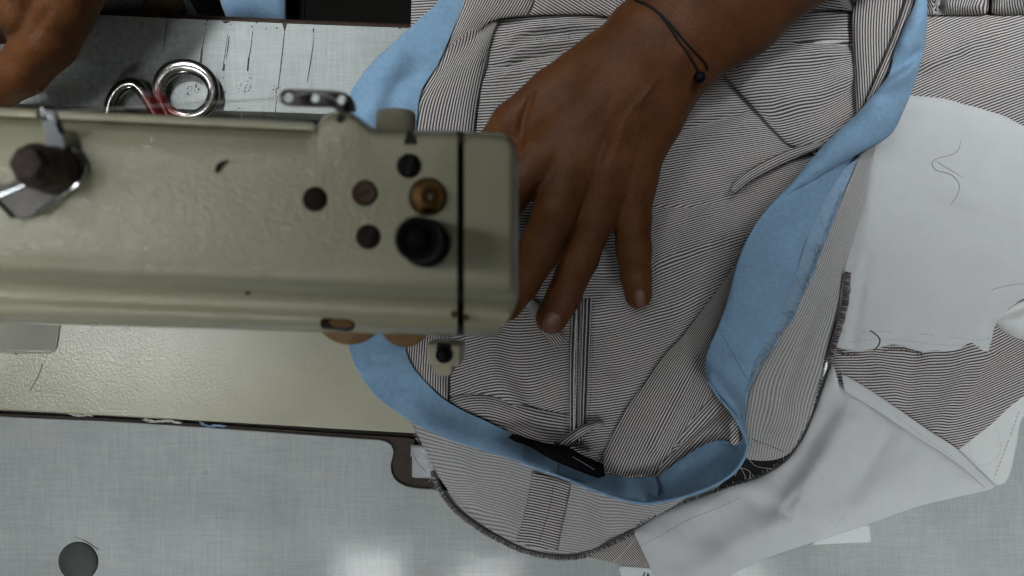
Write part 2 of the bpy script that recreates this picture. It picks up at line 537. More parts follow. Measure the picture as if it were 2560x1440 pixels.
M['thread_white'] = simple('white_thread', (0.55, 0.54, 0.52), 0.7)
M['overlock'] = simple('maroon_overlock_thread', (0.055, 0.038, 0.040), 0.85, var=0.3, vscale=900)
M['blue_thread'] = simple('slate_blue_thread', (0.07, 0.11, 0.17), 0.9)
M['blue_lint'] = simple('blue_lint', (0.25, 0.36, 0.52), 0.9)
M['nail'] = simple('fingernail', (0.185, 0.088, 0.060), 0.35, spec=0.4, var=0.08, vscale=300)
M['cord'] = simple('black_cord', (0.004, 0.004, 0.004), 0.6, bump=0.5, bscale=2500)
M['floor'] = simple('dark_floor', (0.040, 0.034, 0.028), 0.7, var=0.25, vscale=12)
M['skin'] = skin_mat()

def scissor_mat():
    m, nt, b = new_mat('chrome_with_red_patch')
    v = coords(nt, kind='world')
    d = N(nt, 'ShaderNodeVectorMath', operation='DISTANCE'); nt.links.new(v, d.inputs[0])
    d.inputs[1].default_value = P(405, 275, 5)
    k = math_n(nt, 'ADD', d.outputs['Value'], math_n(nt, 'MULTIPLY', math_n(nt, 'SUBTRACT', noise_n(nt, v, 260, 3), 0.5), 0.018))
    red = ramp_n(nt, k, [(0.010, (1, 1, 1)), (0.0165, (0, 0, 0))])  # dark red patch around the inner handles
    c = mix_n(nt, red, (0.30, 0.285, 0.27), (0.085, 0.008, 0.008))
    nt.links.new(c, b.inputs['Base Color'])
    nt.links.new(math_n(nt, 'SUBTRACT', 1.0, math_n(nt, 'MULTIPLY', red, 0.75)), b.inputs['Metallic'])
    b.inputs['Roughness'].default_value = 0.20
    bump_n(nt, b, noise_n(nt, v, 200, 2), 0.08, 0.001)
    return m
M['scissors'] = scissor_mat()

# ---------------------------------------------------------------- flat solids
def slab(name, outline, z1, z0, mat, parent, bevel=None, step=10, smoothcurve=True, angle=40):
    ol = curve(outline, step, True) if smoothcurve else np.array([p[:2] for p in outline], float)
    top = [P(a, b, z1) for a, b in ol]
    bot = [Vector((p.x, p.y, z0 / 1000)) for p in top]
    n = len(top)
    bm = bmesh.new()
    tv = [bm.verts.new(p) for p in top]; bv = [bm.verts.new(p) for p in bot]
    bm.faces.new(tv); bm.faces.new(bv[::-1])
    for i in range(n):
        j = (i + 1) % n
        bm.faces.new((tv[j], tv[i], bv[i], bv[j]))
    bmesh.ops.recalc_face_normals(bm, faces=bm.faces)
    bmesh.ops.triangulate(bm, faces=[f for f in bm.faces if len(f.verts) > 4])
    me = bpy.data.meshes.new(name); bm.to_mesh(me); bm.free()
    o = link(name, me, mat, parent, True, angle)
    if bevel:
        m = o.modifiers.new('bevel', 'BEVEL'); m.width = bevel; m.segments = 3; m.limit_method = 'ANGLE'; m.angle_limit = math.radians(50)
    return o

def dots(mb, pts, z, r=0.45, n=8):
    for (x, y, *rr) in pts:
        c = P(x, y, z); R = (rr[0] if rr else r) / 1000
        k0 = random.random() * 6
        vs = [c + Vector((math.cos(2 * math.pi * k / n + k0) * R * random.uniform(.75, 1.2),
                          math.sin(2 * math.pi * k / n + k0) * R * random.uniform(.75, 1.2), 0)) for k in range(n)]
        mb.add(vs, [tuple(range(n))])

def stroke(mb, pts, z, widths):
    """flat inked stroke; widths in px"""
    q = curve(pts, 6)
    n = len(q)
    w = np.interp(np.linspace(0, 1, n), np.linspace(0, 1, len(widths)), widths)
    L, R = [], []
    for i in range(n):
        t = q[min(i + 1, n - 1)] - q[max(i - 1, 0)]; t = t / max(np.linalg.norm(t), 1e-6)
        nn = np.array([-t[1], t[0]]) * w[i] / 2 * random.uniform(.85, 1.15)
        L.append(P(*(q[i] + nn), z)); R.append(P(*(q[i] - nn), z))
    mb.grid([L, R])

# ================================================================ TABLE
table = empty('sewing_table', P(1280, 720, 0), 'pale grey linen-patterned sewing table with brown edge and inked ruler marks', 'table')
TOPL = [(-900, -6), (-150, 18), (250, 36), (715, 58), (1010, 69), (2700, 140), (3500, 172)]
cut = [(-900, 1000), (-150, 1026), (0, 1041), (300, 1055), (600, 1075), (900, 1097), (955, 1101), (978, 1112), (985, 1130), (977, 1165),
       (986, 1196), (1012, 1214), (1060, 1222), (1290, 1238), (1290, 300), (-900, 230)]
tp = [(x, y, 1) for x, y in TOPL] + [(3500, 2100, 1), (-900, 2100, 1)] + [(-900, 1000, 1)] + cut[1:13] + [(1290, 1238, 1), (1290, 300, 1), (-900, 230, 1)]
slab('tabletop', tp, 0.0, -24.0, M['table'], table, bevel=0.0006, step=14)
# brown edge band along the operator's side
eb = MB()
A = [P(x, y, -0.4) + Vector((0, 0.0002, 0)) for x, y in TOPL]
rows = [[p + Vector((0, 0.0, 0.0)) for p in A], [p + Vector((0, 0.0016, -0.0006)) for p in A], [p + Vector((0, 0.0028, -0.002)) for p in A],
        [p + Vector((0, 0.0031, -0.004)) for p in A], [p + Vector((0, 0.0031, -0.026)) for p in A], [p + Vector((0, 0, -0.026)) for p in A]]
eb.grid(rows)
eb.build('edge_band', M['brown_wood'], table)
# chips knocked out of the laminate edge, showing the brown core
for x, y, w, d in [(712, 56, 7, 24), (565, 52, 12, 7), (443, 45, 4, 4), (1000, 68, 5, 5), (642, 55, 4, 4), (518, 50, 4, 5)]:
    MB().add([P(x - w, y + 0.5, 0.25), P(x + w, y + 0.5, 0.25), P(x + w * .3, y + d * .7, 0.25), P(x - w * .1, y + d, 0.25)], [(0, 1, 2, 3)]).build('edge_chip', M['brown_wood'], table, smooth=False)
# ledge of the machine cut-out
slab('cutout_ledge', [(-900, 993, 1), (-150, 1019, 1), (0, 1034, 1), (300, 1048), (600, 1067), (900, 1088), (1010, 1094, 1), (1036, 1098, 1), (1036, 1196, 1), (1290, 1204, 1), (1290, 1245, 1), (1000, 1235), (960, 1190), (955, 1115), (900, 1108), (0, 1052), (-900, 1015, 1)],
     -2.2, -24.5, M['brown_wood'], table, bevel=0.0008)
slab('gap_shade_floor', [(-900, 960, 1), (1290, 1050, 1), (1290, 1210, 1), (1000, 1200, 1), (960, 1096, 1), (-900, 1000, 1)], -9, -24.2, M['seam_dark'], table)  # near-black sheet standing in for the shadow in the bed gap
# dark round cap in the table
cp = MB(); cp.lathe(P(196, 1404, 0.1), [(0.0119, 0), (0.0119, 0.0004), (0.0112, 0.0008), (0.006, 0.0011), (0.0005, 0.0012)], 48)
cp.build('round_cap', M['cap'], table)
MB().lathe(P(196, 1404, 0.12), [(0.0117, 0), (0.0125, 0)], 48, cap0=False, cap1=False).build('cap_gap', M['seam_dark'], table)
# inked ruler marks with stippled numbers
z = 0.25
def mark(name, strokes=(), pts=(), mat='ink'):
    b = MB()
    for q, wd in strokes: stroke(b, q, z, wd)
    if pts: dots(b, pts, z)
    b.build(name, M[mat], table, smooth=False)
mark('ruler_line', [([(514, 70), (508, 110), (505, 122)], [0.8, 2.2]), ([(506, 116), (503, 145), (500, 171)], [3, 6.5, 7])])
mark('ruler_line', [([(569, 84), (565, 120), (558, 162)], [1.2, 1.6, 1.8]), ([(573, 90), (569, 125), (565, 150)], [2.2, 3, 1]), ([(561, 160), (558, 177)], [4.5, 6])])
mark('ruler_line', [([(632, 76), (627, 120), (621, 150)], [1.4, 3]), ([(622, 145), (619, 178)], [4.5, 4])])
mark('ruler_line', [([(712, 74), (704, 150), (695, 225)], [1.6, 3.2, 1.6]), ([(693, 240), (687, 288)], [1.6, 2.4])])
mark('ruler_line', [([(786, 84), (779, 140), (768, 205)], [1.0, 2.6, 2.2]), ([(785, 70), (783, 76), (785, 82)], [2.5, 3.5, 2])])
mark('ruler_line', [([(559, 190), (558, 197)], [1.2, 1.2])])
for q in [(356, 56, .6), (514, 60, .55), (577, 62, .4), (630, 67, .55), (665, 72, .4), (692, 70, .6)]: mark('edge_dot', pts=[q])
S8 = lambda q: [(440 + a / 7.53, 170 + b / 7.53, random.uniform(.26, .5)) for a, b in q]
K8 = lambda *q: ([(440 + x / 7.53, 170 + y / 7.53) for x, y in q], [2.5, 3.6, 2.5])
mark('stippled_number', [K8((210, 455), (225, 490), (245, 518)), K8((385, 290), (378, 330), (374, 375)), K8((425, 380), (432, 400), (418, 425))],
     S8([(236,348),(222,388),(236,424),(275,446),(297,410),(293,375),(288,344),(293,500),(357,424),(361,458),(404,466)]))
mark('stippled_number', [K8((1280, 425), (1312, 462))], S8([(1228,296),(1210,330),(1198,390),(1187,445),(1395,187),(1428,208),(1352,254),(1338,320),(1375,318),(1402,345),(1395,380),(1310,365),(1300,395),(1372,418),(1352,438)]))
mark('stippled_number', [K8((1905, 380), (1880, 415)), K8((1870, 440), (1900, 460))], S8([(1915,372),(1886,402),(1855,352),(1832,408),(1958,372),(1810,470),(1886,452),(1882,490),(1876,530),(1776,565),(1812,572)]))
mark('stippled_number', (), S8([(885,470),(925,455),(850,510),(836,545),(852,615),(915,605),(925,640),(892,688),(858,694),(832,706),(852,832),(805,862),(762,905),(815,945)]))
mark('stippled_number', (), S8([(1135,775),(1187,757),(1226,768),(1242,818),(1234,856),(1238,905),(1232,950)]))
mark('stippled_number', (), S8([(1655,858),(1660,900),(1685,945),(1722,962),(1742,905),(1775,920),(1832,912),(1850,862),(1808,970)]))
mark('stippled_number', (), S8([(2327,900),(2290,930),(2272,965),(2322,970),(2360,992),(2375,922)]))
mark('stippled_number', (), S8([(200,800),(250,798),(298,805),(348,802),(392,800)]))
mark('ink_scratch', [([(190, 1343), (215, 1353), (246, 1374)], [1.2, 2.2, 2.2])])
mark('grey_scuff', [([(418, 54), (413, 95), (407, 132)], [3, 6, 3])], mat='ink_grey')
mark('grey_scuff', [([(1264 / 7.53 + 440, 640 / 7.53 + 170), (608, 250)], [2, 2])], mat='ink_grey')
bp = MB(); bp.lathe(P(515, 1180, 0), [(0.0013, 0), (0.0011, 0.0003), (0.0004, 0.0005)], 14)
bp.build('blister', M['table'], table)
# chrome machine hinge let into the cut-out
hg = MB()
prof = [(1112, -1.6), (1119, -0.5), (1135, -0.32), (1148, -0.36), (1156, -0.46), (1164, -0.62), (1172, -0.84), (1180, -1.12), (1188, -1.5), (1193, -2.1), (1196, -3.5)]
hg.grid([[P(1030, y, zz) for y, zz in prof], [P(1180, y + 4, zz) for y, zz in prof]])
hg.add([P(1030, 1112, -1.6), P(1030, 1196, -3.5), P(1030, 1196, -6), P(1030, 1112, -6)], [(0, 1, 2, 3)])
h_ = hg.build('hinge', M['hinge'], table, angle=60)
sd = h_.modifiers.new('solid', 'SOLIDIFY'); sd.thickness = 0.0008; sd.offset = -1

# ================================================================ SEWING MACHINE
mach = empty('sewing_machine', P(600, 700, 2), 'cream enamelled industrial sewing machine, its arm reaching across from the left', 'sewing machine')
bed = [(-900, 310, 1), (1270, 345, 1), (1270, 1097, 1), (1035, 1084), (500, 1053), (0, 1026), (-900, 984, 1)]
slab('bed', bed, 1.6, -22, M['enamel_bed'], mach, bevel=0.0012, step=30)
# slide plate by the pillar, its recess shade painted in as darker enamel
rp = MB()
def Pz(x, y, zz): return P(x, y, zz)
rp.grid([[Pz(-200, 800, 1.75), Pz(-200, 872, 1.75)], [Pz(-40, 802, 1.75), Pz(-40, 876, 1.75)], [Pz(148, 814, 1.75), Pz(138, 876, 1.75)]])
rp.build('slide_plate', M['enamel_shaded'], mach, smooth=False)
rr = MB()
rr.tube([P(x, y, 2.0) for x, y in curve([(-200, 873), (0, 880), (110, 882), (134, 878), (141, 862), (149, 815)], 10)], 0.0006, 8)
rr.build('plate_rim', M['enamel_bed'], mach)

ARM_Y1 = [(-900, 226), (0, 268), (780, 304)]
HEADY = ([780, 792, 800, 812, 832, 868, 893, 912, 930, 950, 1145, 1240, 1262, 1277, 1288, 1294, 1298],
         [304, 322, 300, 286, 280, 278, 288, 304, 318, 323, 327, 331, 334, 342, 356, 376, 400])
def arm_profile(X, end=None):
    lerp = lambda a, b: a + b * X
    if X <= 780:
        t = max(0.0, (X - 700) / 80.0)
        pts = [(268 + .047 * X, 212), (271 + .047 * X, 216.5), (277 + .047 * X, 218), (289 + .046 * X, 218), (296 + .046 * X, 214.5), (301 + .046 * X, 217), (308 + .046 * X, 226), (318 + .046 * X, 230)]
    else:
        y1 = float(np.interp(X, *HEADY))
        pts = [(y1, 212), (y1 + 1.5, 218), (y1 + 4, 223.5), (y1 + 7, 227), (y1 + 11, 229), (y1 + 15, 230), (y1 + 20, 230.6), (y1 + 27, 231)]
    pts += [(430, 231.3), (520, 231.3), (590 + .02 * X, 231.2), (630 + .03 * X, 230.9), (654 + .036 * X, 230.1), (669 + .04 * X, 228.6), (680 + .042 * X, 226.4), (689 + .042 * X, 223.4),
            (696 + .042 * X, 219.8), (702 + .042 * X, 215.6), (708 + .042 * X, 210.5), (720 + .042 * X, 205.5), (735 + .042 * X, 203), (749 + .043 * X, 203.6), (757 + .043 * X, 205), (765 + .042 * X, 205.2),
            (782 + .037 * X, 202.5), (797 + .032 * X, 198), (804 + .030 * X, 193), (807 + .029 * X, 187)]
    return pts
def arm_cols(xs, dz=0.0, end=None):
    rows = []
    for X in xs:
        pr = arm_profile(X)
        ym = None; drop = 0.0; xo = X
        if end:
            ym = float(np.interp(X, [1160, 1190, 1238, 1256, 1284, 1296, 1300], [850, 857, 851, 818, 782, 745, 735]))
            x0, r = 1270.0, 27.0
            if X > x0:
                t = min(1.0, (X - x0) / r); drop = 9.0 * (1 - math.sqrt(max(0, 1 - t * t)))
        row = []
        for y, zz in pr:
            yy = min(y, ym) if ym else y
            row.append(P(xo, yy, zz - drop - dz))
        a, b = row[0], row[-1]
        row = [Vector((a.x, a.y, 0.128))] + row + [Vector((b.x, b.y, 0.128))]
        rows.append(row)
    return rows
def cap_ends(mb, rows):
    b = len(mb.v); n = len(rows[0])
    mb.grid(rows, close_v=True)
    mb.f.append(tuple(b + k for k in range(n)))
    mb.f.append(tuple(b + (len(rows) - 1) * n + k for k in range(n))[::-1])
xs = [-900, -600, -300, -100, 0, 150, 300, 450, 600, 700, 760, 779, 784, 788, 792, 796, 800, 806, 812, 822, 832, 850, 868, 880, 893, 903, 912, 921, 930, 940, 950, 1000, 1060, 1100, 1136, 1143]
mb = MB(); cap_ends(mb, arm_cols(xs)); mb.build('arm', M['enamel'], mach, angle=62)
xs = [1160, 1163, 1180, 1200, 1220, 1240, 1250, 1258, 1264, 1270, 1276, 1281, 1285, 1289, 1292, 1294, 1295.5, 1296.6]
mb = MB(); cap_ends(mb, arm_cols(xs, 0.6, True)); mb.build('face_plate', M['enamel'], mach, angle=62)
mb = MB(); cap_ends(mb, arm_cols([1141, 1150, 1162], 7.0)); mb.build('seam', M['seam_dark'], mach, angle=62)
# rust bleeding out beside the seam
for x, y, w, h in [(1135, 786, 8, 10), (1165, 793, 9, 9), (1150, 345, 7, 16)]:
    zt = 206.2 if y > 700 else 231.8
    MB().add([P(x + w * math.cos(a) * random.uniform(.6, 1.2), y + h * math.sin(a) * random.uniform(.6, 1.2), zt) for a in [2 * math.pi * k / 12 for k in range(12)]], [tuple(range(12))]).build('rust_stain', M['brown_plug'], mach, smooth=False)
MB().add([P(x, y, 231.6) for x, y in [(535, 430), (540, 412), (552, 404), (562, 402), (574, 398), (572, 404), (560, 412), (552, 426), (543, 433)]], [tuple(range(9))]).build('paint_chip', M['brown_rubber'], mach, smooth=False)
MB().add([P(x, y, 214) for x, y in [(612, 728), (620, 722), (628, 728), (624, 737), (614, 736)]], [tuple(range(5))]).build('paint_chip', M['brown_rubber'], mach, smooth=False)

def mm(px, z): return px / PXM * (H - z / 1000) / H
def plug(name, x, y, rpx, mat, z=231.2, hgt=1.0, dome=0.3, slot=None, hole=0.0, nm_ring=True):
    r = mm(rpx, z); b = MB()
    prof = [(r, -0.004), (r, hgt / 1000 - 0.0004), (r - 0.0004, hgt / 1000)]
    if hole:
        prof += [(r * 0.75, (hgt + dome) / 1000), (hole * r * 1.25, (hgt + dome * 1.1) / 1000), (hole * r, (hgt + dome) / 1000 - 0.0006), (hole * r, hgt / 1000 - 0.003)]
    else:
        prof += [(r * 0.6, (hgt + dome) / 1000), (r * 0.05, (hgt + dome * 1.2) / 1000)]
    b.lathe(P(x, y, z), prof, 40)
    o = b.build(name, mat, mach, angle=50)
    if nm_ring:
        q = MB(); q.lathe(P(x, y, z), [(r * 0.98, 0.0001), (r * 1.13, 0.0001), (r * 1.13, -0.002)], 40, cap0=False, cap1=False)
        qo = q.build('recess_ring', M['seam_dark'], None); qo.parent = o
    if slot is not None:
        a = math.radians(slot); c = P(x, y, z + hgt + dome * 1.2 + 0.12)
        d = Vector((math.cos(a), math.sin(a), 0)) * r * 0.86; e = Vector((-math.sin(a), math.cos(a), 0)) * r * 0.11
        s = MB().add([c - d - e, c + d - e, c + d + e, c - d + e], [(0, 1, 2, 3)])
        so = s.build('slot', M['seam_dark'], None, smooth=False)
        so.parent = o
    return o
plug('plug', 788, 498, 28, M['brown_rubber'], hgt=0.6)
plug('plug', 912, 483, 29, M['brown_plug'], hgt=1.4, dome=-0.5, slot=20)
plug('screw', 921, 592, 28, M['brown_rubber'], hgt=0.8, dome=0.2, slot=65)
plug('screw', 1023, 415, 28, M['black_paint'], hgt=1.0, dome=0.2, slot=75)
plug('brass_oil_plug', 1070, 492, 43, M['brass'], hgt=1.5, dome=2.2, hole=0.28)
plug('lug_hole', 851, 298, 12, M['seam_dark'], z=231.0, hgt=0.15, dome=0.0, nm_ring=False)
# pressure thumb nut: tall black ring on a collar
kb = MB(); rz = mm(61, 231.3)
kb.lathe(P(1066, 609, 231.3), [(rz * 1.0, -0.004), (rz * 1.0, 0.006), (rz * .93, 0.008), (rz * .80, 0.0085), (rz * .80, 0.019), (rz * .86, 0.0195), (rz * .86, 0.030), (rz * .82, 0.0318), (rz * .60, 0.0318),
                               (rz * .57, 0.0312), (rz * .55, 0.0302), (rz * .2, 0.0301)], 48)
kb.build('pressure_nut', M['black_paint'], mach, angle=45)
ks = MB(); ks.lathe(P(1066, 609, 231.3), [(rz * .34, 0.020), (rz * .40, 0.0330), (rz * .34, 0.0345), (rz * .05, 0.0347)], 24)
ks.build('pressure_stem', M['black_paint'], mach, angle=45)
# notch on the back edge of the head
nt_ = MB(); nt_.add([P(x, y, 231.75) for x, y in [(1021, 324), (1029, 324), (1043, 360), (1008, 361), (1014, 340)]], [(0, 1, 2, 3, 4)])
nt_.build('notch', M['seam_dark'], mach, smooth=False)
# knurled tension dial on the operator's side
kd = MB(); R = mm(49, 190); c = P(990, 332, 190)
rows = []
for hh, rr_ in [(-0.004, R), (0.0068, R), (0.0080, R * .97), (0.0088, R * .86), (0.0092, R * .4), (0.0092, R * .05)]:
    row = []
    for k in range(120):
        a = 2 * math.pi * k / 120
        rad = rr_ * (1 + (0.018 if k % 3 == 0 else -0.018) * (1 if hh < 0.0075 else 0.3))
        row.append(c + Vector((rad * math.cos(a), hh, rad * math.sin(a))))
    rows.append(row)
kd.grid(rows, close_v=True); kd.f.append(tuple(range(120)))
kd.build('tension_dial', M['cream_plastic'], mach, angle=25)
# three-hole thread guide, dark steel
def plate_with_holes(name, outline, holes, z, thick, mat, parent):
    ol = curve(outline, 5, True)
    pts = [Vector(p) for p in ol]; ed = [(i, (i + 1) % len(ol)) for i in range(len(ol))]
    for hx, hy, hr in holes:
        b = len(pts)
        pts += [Vector((hx + hr * math.cos(2 * math.pi * k / 20), hy + hr * math.sin(2 * math.pi * k / 20))) for k in range(20)]
        ed += [(b + k, b + (k + 1) % 20) for k in range(20)]
    r = delaunay_2d_cdt(pts, ed, [], 1, 1e-4)
    F = []
    for f in r[2]:
        cx = sum(r[0][i][0] for i in f) / 3; cy = sum(r[0][i][1] for i in f) / 3
        if all((cx - hx) ** 2 + (cy - hy) ** 2 > (hr * .98) ** 2 for hx, hy, hr in holes) and inside(np.array([cx]), np.array([cy]), ol)[0]:
            F.append(tuple(f))
    zz = [z - 9 * max(0, (v[0] - 868) / 17.0) ** 1.5 for v in r[0]]
    b = MB().add([P(v[0], v[1], q) for v, q in zip(r[0], zz)], F)
    o = b.build(name, mat, parent, angle=40)
    s = o.modifiers.new('solid', 'SOLIDIFY'); s.thickness = thick; s.offset = 0
    bv = o.modifiers.new('bev', 'BEVEL'); bv.width = 0.00035; bv.segments = 2; bv.limit_method = 'ANGLE'
    return o
plate_with_holes('thread_guide', [(700, 240), (708, 226), (730, 223), (800, 226), (850, 229), (872, 238), (884, 256), (887, 280, 1), (850, 282), (830, 270), (790, 268), (720, 264), (702, 256)],
                 [(722, 244, 12), (788, 246, 11), (854, 250, 12)], 222, 0.0012, M['dull_steel'], mach)
# amber tension discs showing below the arm, and the window in the arm
for nm, x, y, rp_, z in (('tension_disc', 874, 769, 93, 172), ('tension_disc', 1012, 806, 62, 172)):
    b = MB(); r = mm(rp_, z)
    b.lathe(P(x, y, z), [(r * .94, -0.0022), (r, -0.001), (r, 0.0), (r * .93, 0.0009), (r * .3, 0.0012)], 56)
    b.build(nm, M['amber'], mach)
w1 = MB()
def on_arm(x, y):
    pr = arm_profile(x)
    return float(np.interp(y, [p[0] for p in pr], [p[1] for p in pr]))
def decal(mb, ol, lift):
    ol = curve(ol, 4, True)
    cx, cy = ol.mean(0)
    rows = [[P(cx + (x - cx) * s, cy + (y - cy) * s, on_arm(cx + (x - cx) * s, cy + (y - cy) * s) + lift) for x, y in ol] for s in (1, .8, .6, .4, .2, .03)]
    mb.grid(rows, close_v=True)
decal(w1, [(800, 806), (806, 796), (840, 797), (872, 799), (886, 808), (886, 820), (874, 828), (840, 826), (806, 822)], 0.25)
w1.build('slot_window', M['brown_rubber'], mach)
w2 = MB(); decal(w2, [(822, 803), (850, 799), (874, 804), (882, 814), (860, 819), (832, 815)], 0.55)
w2.build('amber_insert', M['amber'], mach)
# lever bracket below the head with a black screw
slab('clamp_block', [(1066, 856, 1), (1153, 862, 1), (1149, 918, 1), (1070, 912, 1)], 150, 112, M['cream_plastic'], mach, bevel=0.0012, smoothcurve=False)
slab('clamp_foot', [(1082, 905, 1), (1130, 908, 1), (1128, 937), (1116, 940), (1092, 937), (1083, 930)], 138, 110, M['cream_plastic'], mach, bevel=0.0012)
b = MB(); r = mm(21, 150)
b.lathe(P(1110, 887, 150), [(r, -0.002), (r, 0.001), (r * .9, 0.0022), (r * .6, 0.0034), (r * .05, 0.0038)], 32)
b.build('screw', M['black_paint'], mach)
b = MB(); b.add([P(x, y, 150.3) for x, y in [(1094, 856), (1130, 858), (1128, 870), (1098, 884), (1090, 872)]], [(0, 1, 2, 3, 4)])
b.build('slot', M['seam_dark'], mach, smooth=False)
# spool-pin bracket at the left: chrome plate, rusty nut, upright lever
slab('bracket_plate', [(212, 405), (214, 425), (200, 452), (150, 492), (92, 534), (60, 545), (36, 545), (8, 520), (-40, 470), (-120, 440), (-120, 400), (0, 462), (60, 430), (100, 372), (160, 362), (200, 380)],
     234, 231, M['dull_steel'], mach, bevel=0.0006, step=8)
b = MB(); b.tube([P(x, y, 234.3) for x, y in curve([(213, 412), (211, 432), (196, 456), (150, 492), (94, 533)], 8)], 0.0009, 8)
b.build('plate_lip', M['chrome'], mach)
b = MB(); b.tube([P(x, y, 234.3) for x, y in curve([(-30, 478), (8, 518), (34, 545)], 8)], 0.0008, 8); b.build('plate_lip', M['chrome'], mach)
b = MB(); b.tube([P(x, y, 234.6) for x, y in curve([(-60, 495), (0, 485), (75, 458)], 8)], 0.0010, 8, flat=.5); b.build('plate_fold', M['steel'], mach)
b = MB(); r = mm(60, 234)
b.lathe(P(140, 428, 234), [(r * 1.02, -0.001), (r * 1.02, 0.003), (r * .86, 0.0045), (r * .86, 0.010), (r * .92, 0.0105), (r * .92, 0.014), (r * .80, 0.0155), (r * .68, 0.016)], 44, cap1=False)
b.build('spool_collar', M['rust'], mach, angle=40)
b = MB(); rows = []
for hh, sc in [(0.010, .70), (0.019, .68), (0.0205, .58), (0.0212, .2)]:
    rows.append([P(140, 428, 234) + Vector((r * sc * math.cos(2 * math.pi * k / 36) * (1 + .05 * math.cos(6 * 2 * math.pi * k / 36)), r * sc * math.sin(2 * math.pi * k / 36) * (1 + .05 * math.cos(6 * 2 * math.pi * k / 36)), hh)) for k in range(36)])
b.grid(rows, close_v=True); b.f.append(tuple(len(b.v) - 36 + k for k in range(36)))
b.build('spool_nut', M['rust'], mach, angle=40)
b = MB()
q = curve([(140, 372), (134, 330), (124, 296), (118, 276)], 6)
zz = np.linspace(235, 240, len(q))
rows = [[P(x - 26 + 6 * t, y, z_), P(x - 24 + 6 * t, y, z_ + 1.4), P(x + 22 - 9 * t, y, z_ + 1.4), P(x + 26 - 9 * t, y, z_)] for (x, y), z_, t in zip(q, zz, np.linspace(0, 1, len(q)))]
b.grid(rows, close_v=True)
b.build('thread_lever', M['hinge'], mach, angle=30)
b = MB()
b.tube([P(x, y, 240) for x, y in curve([(98, 284), (106, 272), (120, 270), (132, 278), (128, 290), (112, 296), (100, 292)], 4, True)], 0.0009, 8, closed=True)
b.tube([P(x, y, 239) for x, y in curve([(130, 278), (142, 300), (152, 325), (157, 333)], 6)], 0.0011, 8)
b.build('lever_eyelet', M['chrome'], mach)

# ================================================================ THREADS
def thread(name, pts, z, r, mat, label, group=None, top=True):
    b = MB(); q = curve(pts, 5)
    zz = np.interp(np.linspace(0, 1, len(q)), np.linspace(0, 1, len(z)), z) if isinstance(z, (list, tuple)) else (z(q[:, 0], q[:, 1]) if callable(z) else np.full(len(q), z))
    b.tube([P(x, y, c) for (x, y), c in zip(q, zz)], r / 1000, 6)
    o = b.build(name, mat)
    return tag(o, label, 'thread', group)
thread('sewing_thread', [(122, 280), (284, 271), (546, 255), (720, 243), (788, 232), (860, 258)], [241, 236, 230, 225, 224, 224], 0.22, M['thread_white'], 'taut white sewing thread running from the chrome lever to the three-hole guide')
thread('loose_thread', [(92, 226), (104, 244), (112, 266), (116, 276)], [150, 180, 225, 241], 0.2, M['thread_dark'], 'dark loose thread tail above the chrome lever eyelet')
thread('loose_thread', [(106, 908), (100, 930), (88, 955), (74, 978)], 1.8, 0.22, M['thread_brown'], 'short dark thread lying on the cream machine bed')
thread('loose_thread', [(33, 880), (42, 886)], 1.8, 0.5, M['thread_brown'], 'tiny dark thread scrap at the slide plate edge')

# lint in the gap beside the bed
for i, (pts, mat, lab) in enumerate([([(360, 1048), (385, 1054), (420, 1052), (450, 1058)], M['thread_white'], 'white lint tuft in the gap along the machine bed'),
                                     ([(500, 1057), (520, 1066), (545, 1064), (562, 1066)], M['blue_lint'], 'blue lint curl in the gap along the machine bed'),
                                     ([(170, 1033), (200, 1040), (228, 1038)], M['thread_white'], 'small white lint shred at the left of the bed gap')]):
    b = MB(); q = curve(pts, 5)
    for k in range(7):
        b.tube([P(x + random.uniform(-6, 6), y + random.uniform(-3.5, 3.5), -0.6 + random.uniform(0, .7)) for x, y in q], 0.00022, 5)
    tag(b.build('lint_tuft', mat), lab, 'lint', 'lint tufts in the bed gap')

# ================================================================ SCISSORS
sc = empty('scissors', P(430, 260, 4), 'chrome scissors with dark red inner handles lying beside the machine arm', 'scissors')
b = MB()
ring, rad = [], []
for k in range(72):
    a = 2 * math.pi * k / 72
    u, v = 69 * math.cos(a), 61 * math.sin(a)
    ring.append((466 + u * math.cos(.25) - v * math.sin(.25), 228 + u * math.sin(.25) + v * math.cos(.25)))
    top = max(0, math.cos(a + 1.9)); rt = max(0, math.cos(a - .1)); lf = max(0, math.cos(a - 2.9))
    rad.append((8.5 + 11 * top ** 1.2 + 7.5 * rt ** 1.5 + 7.0 * lf ** 1.5) / 4000)
b.tube([P(x, y, 5.0) for x, y in ring], rad, 24, closed=True, flat=0.6)
shank = curve([(398, 206), (402, 235), (412, 268), (432, 305), (470, 345), (520, 385)], 6)
b.tube([P(x, y, 4.8) for x, y in shank], [0.0030 - 0.0008 * i / len(shank) for i in range(len(shank))], 12)
b.build('handle', M['scissors'], sc)
b = MB()
h2 = curve([(285, 345), (277, 310), (276, 275), (288, 240), (312, 216), (338, 212), (358, 230), (378, 262), (400, 300), (435, 340), (480, 372)], 6)
rr_ = [0.0036 + 0.0010 * math.exp(-((i / len(h2) - .35) / .2) ** 2) for i in range(len(h2))]
b.tube([P(x, y, 4.6) for x, y in h2], rr_, 14)
b.tube([P(x, y, 4.6) for x, y in curve([(285, 345), (310, 372), (350, 375), (390, 345)], 6)], 0.0036, 12)
b.build('handle', M['scissors'], sc)
b = MB(); b.grid([[P(465, 345, 5.5), P(500, 335, 5.5)], [P(700, 470, 4.6), P(705, 462, 4.6)]]); o = b.build('blade', M['steel'], sc)
sl = o.modifiers.new('s', 'SOLIDIFY'); sl.thickness = 0.0015

exec_cloth = True
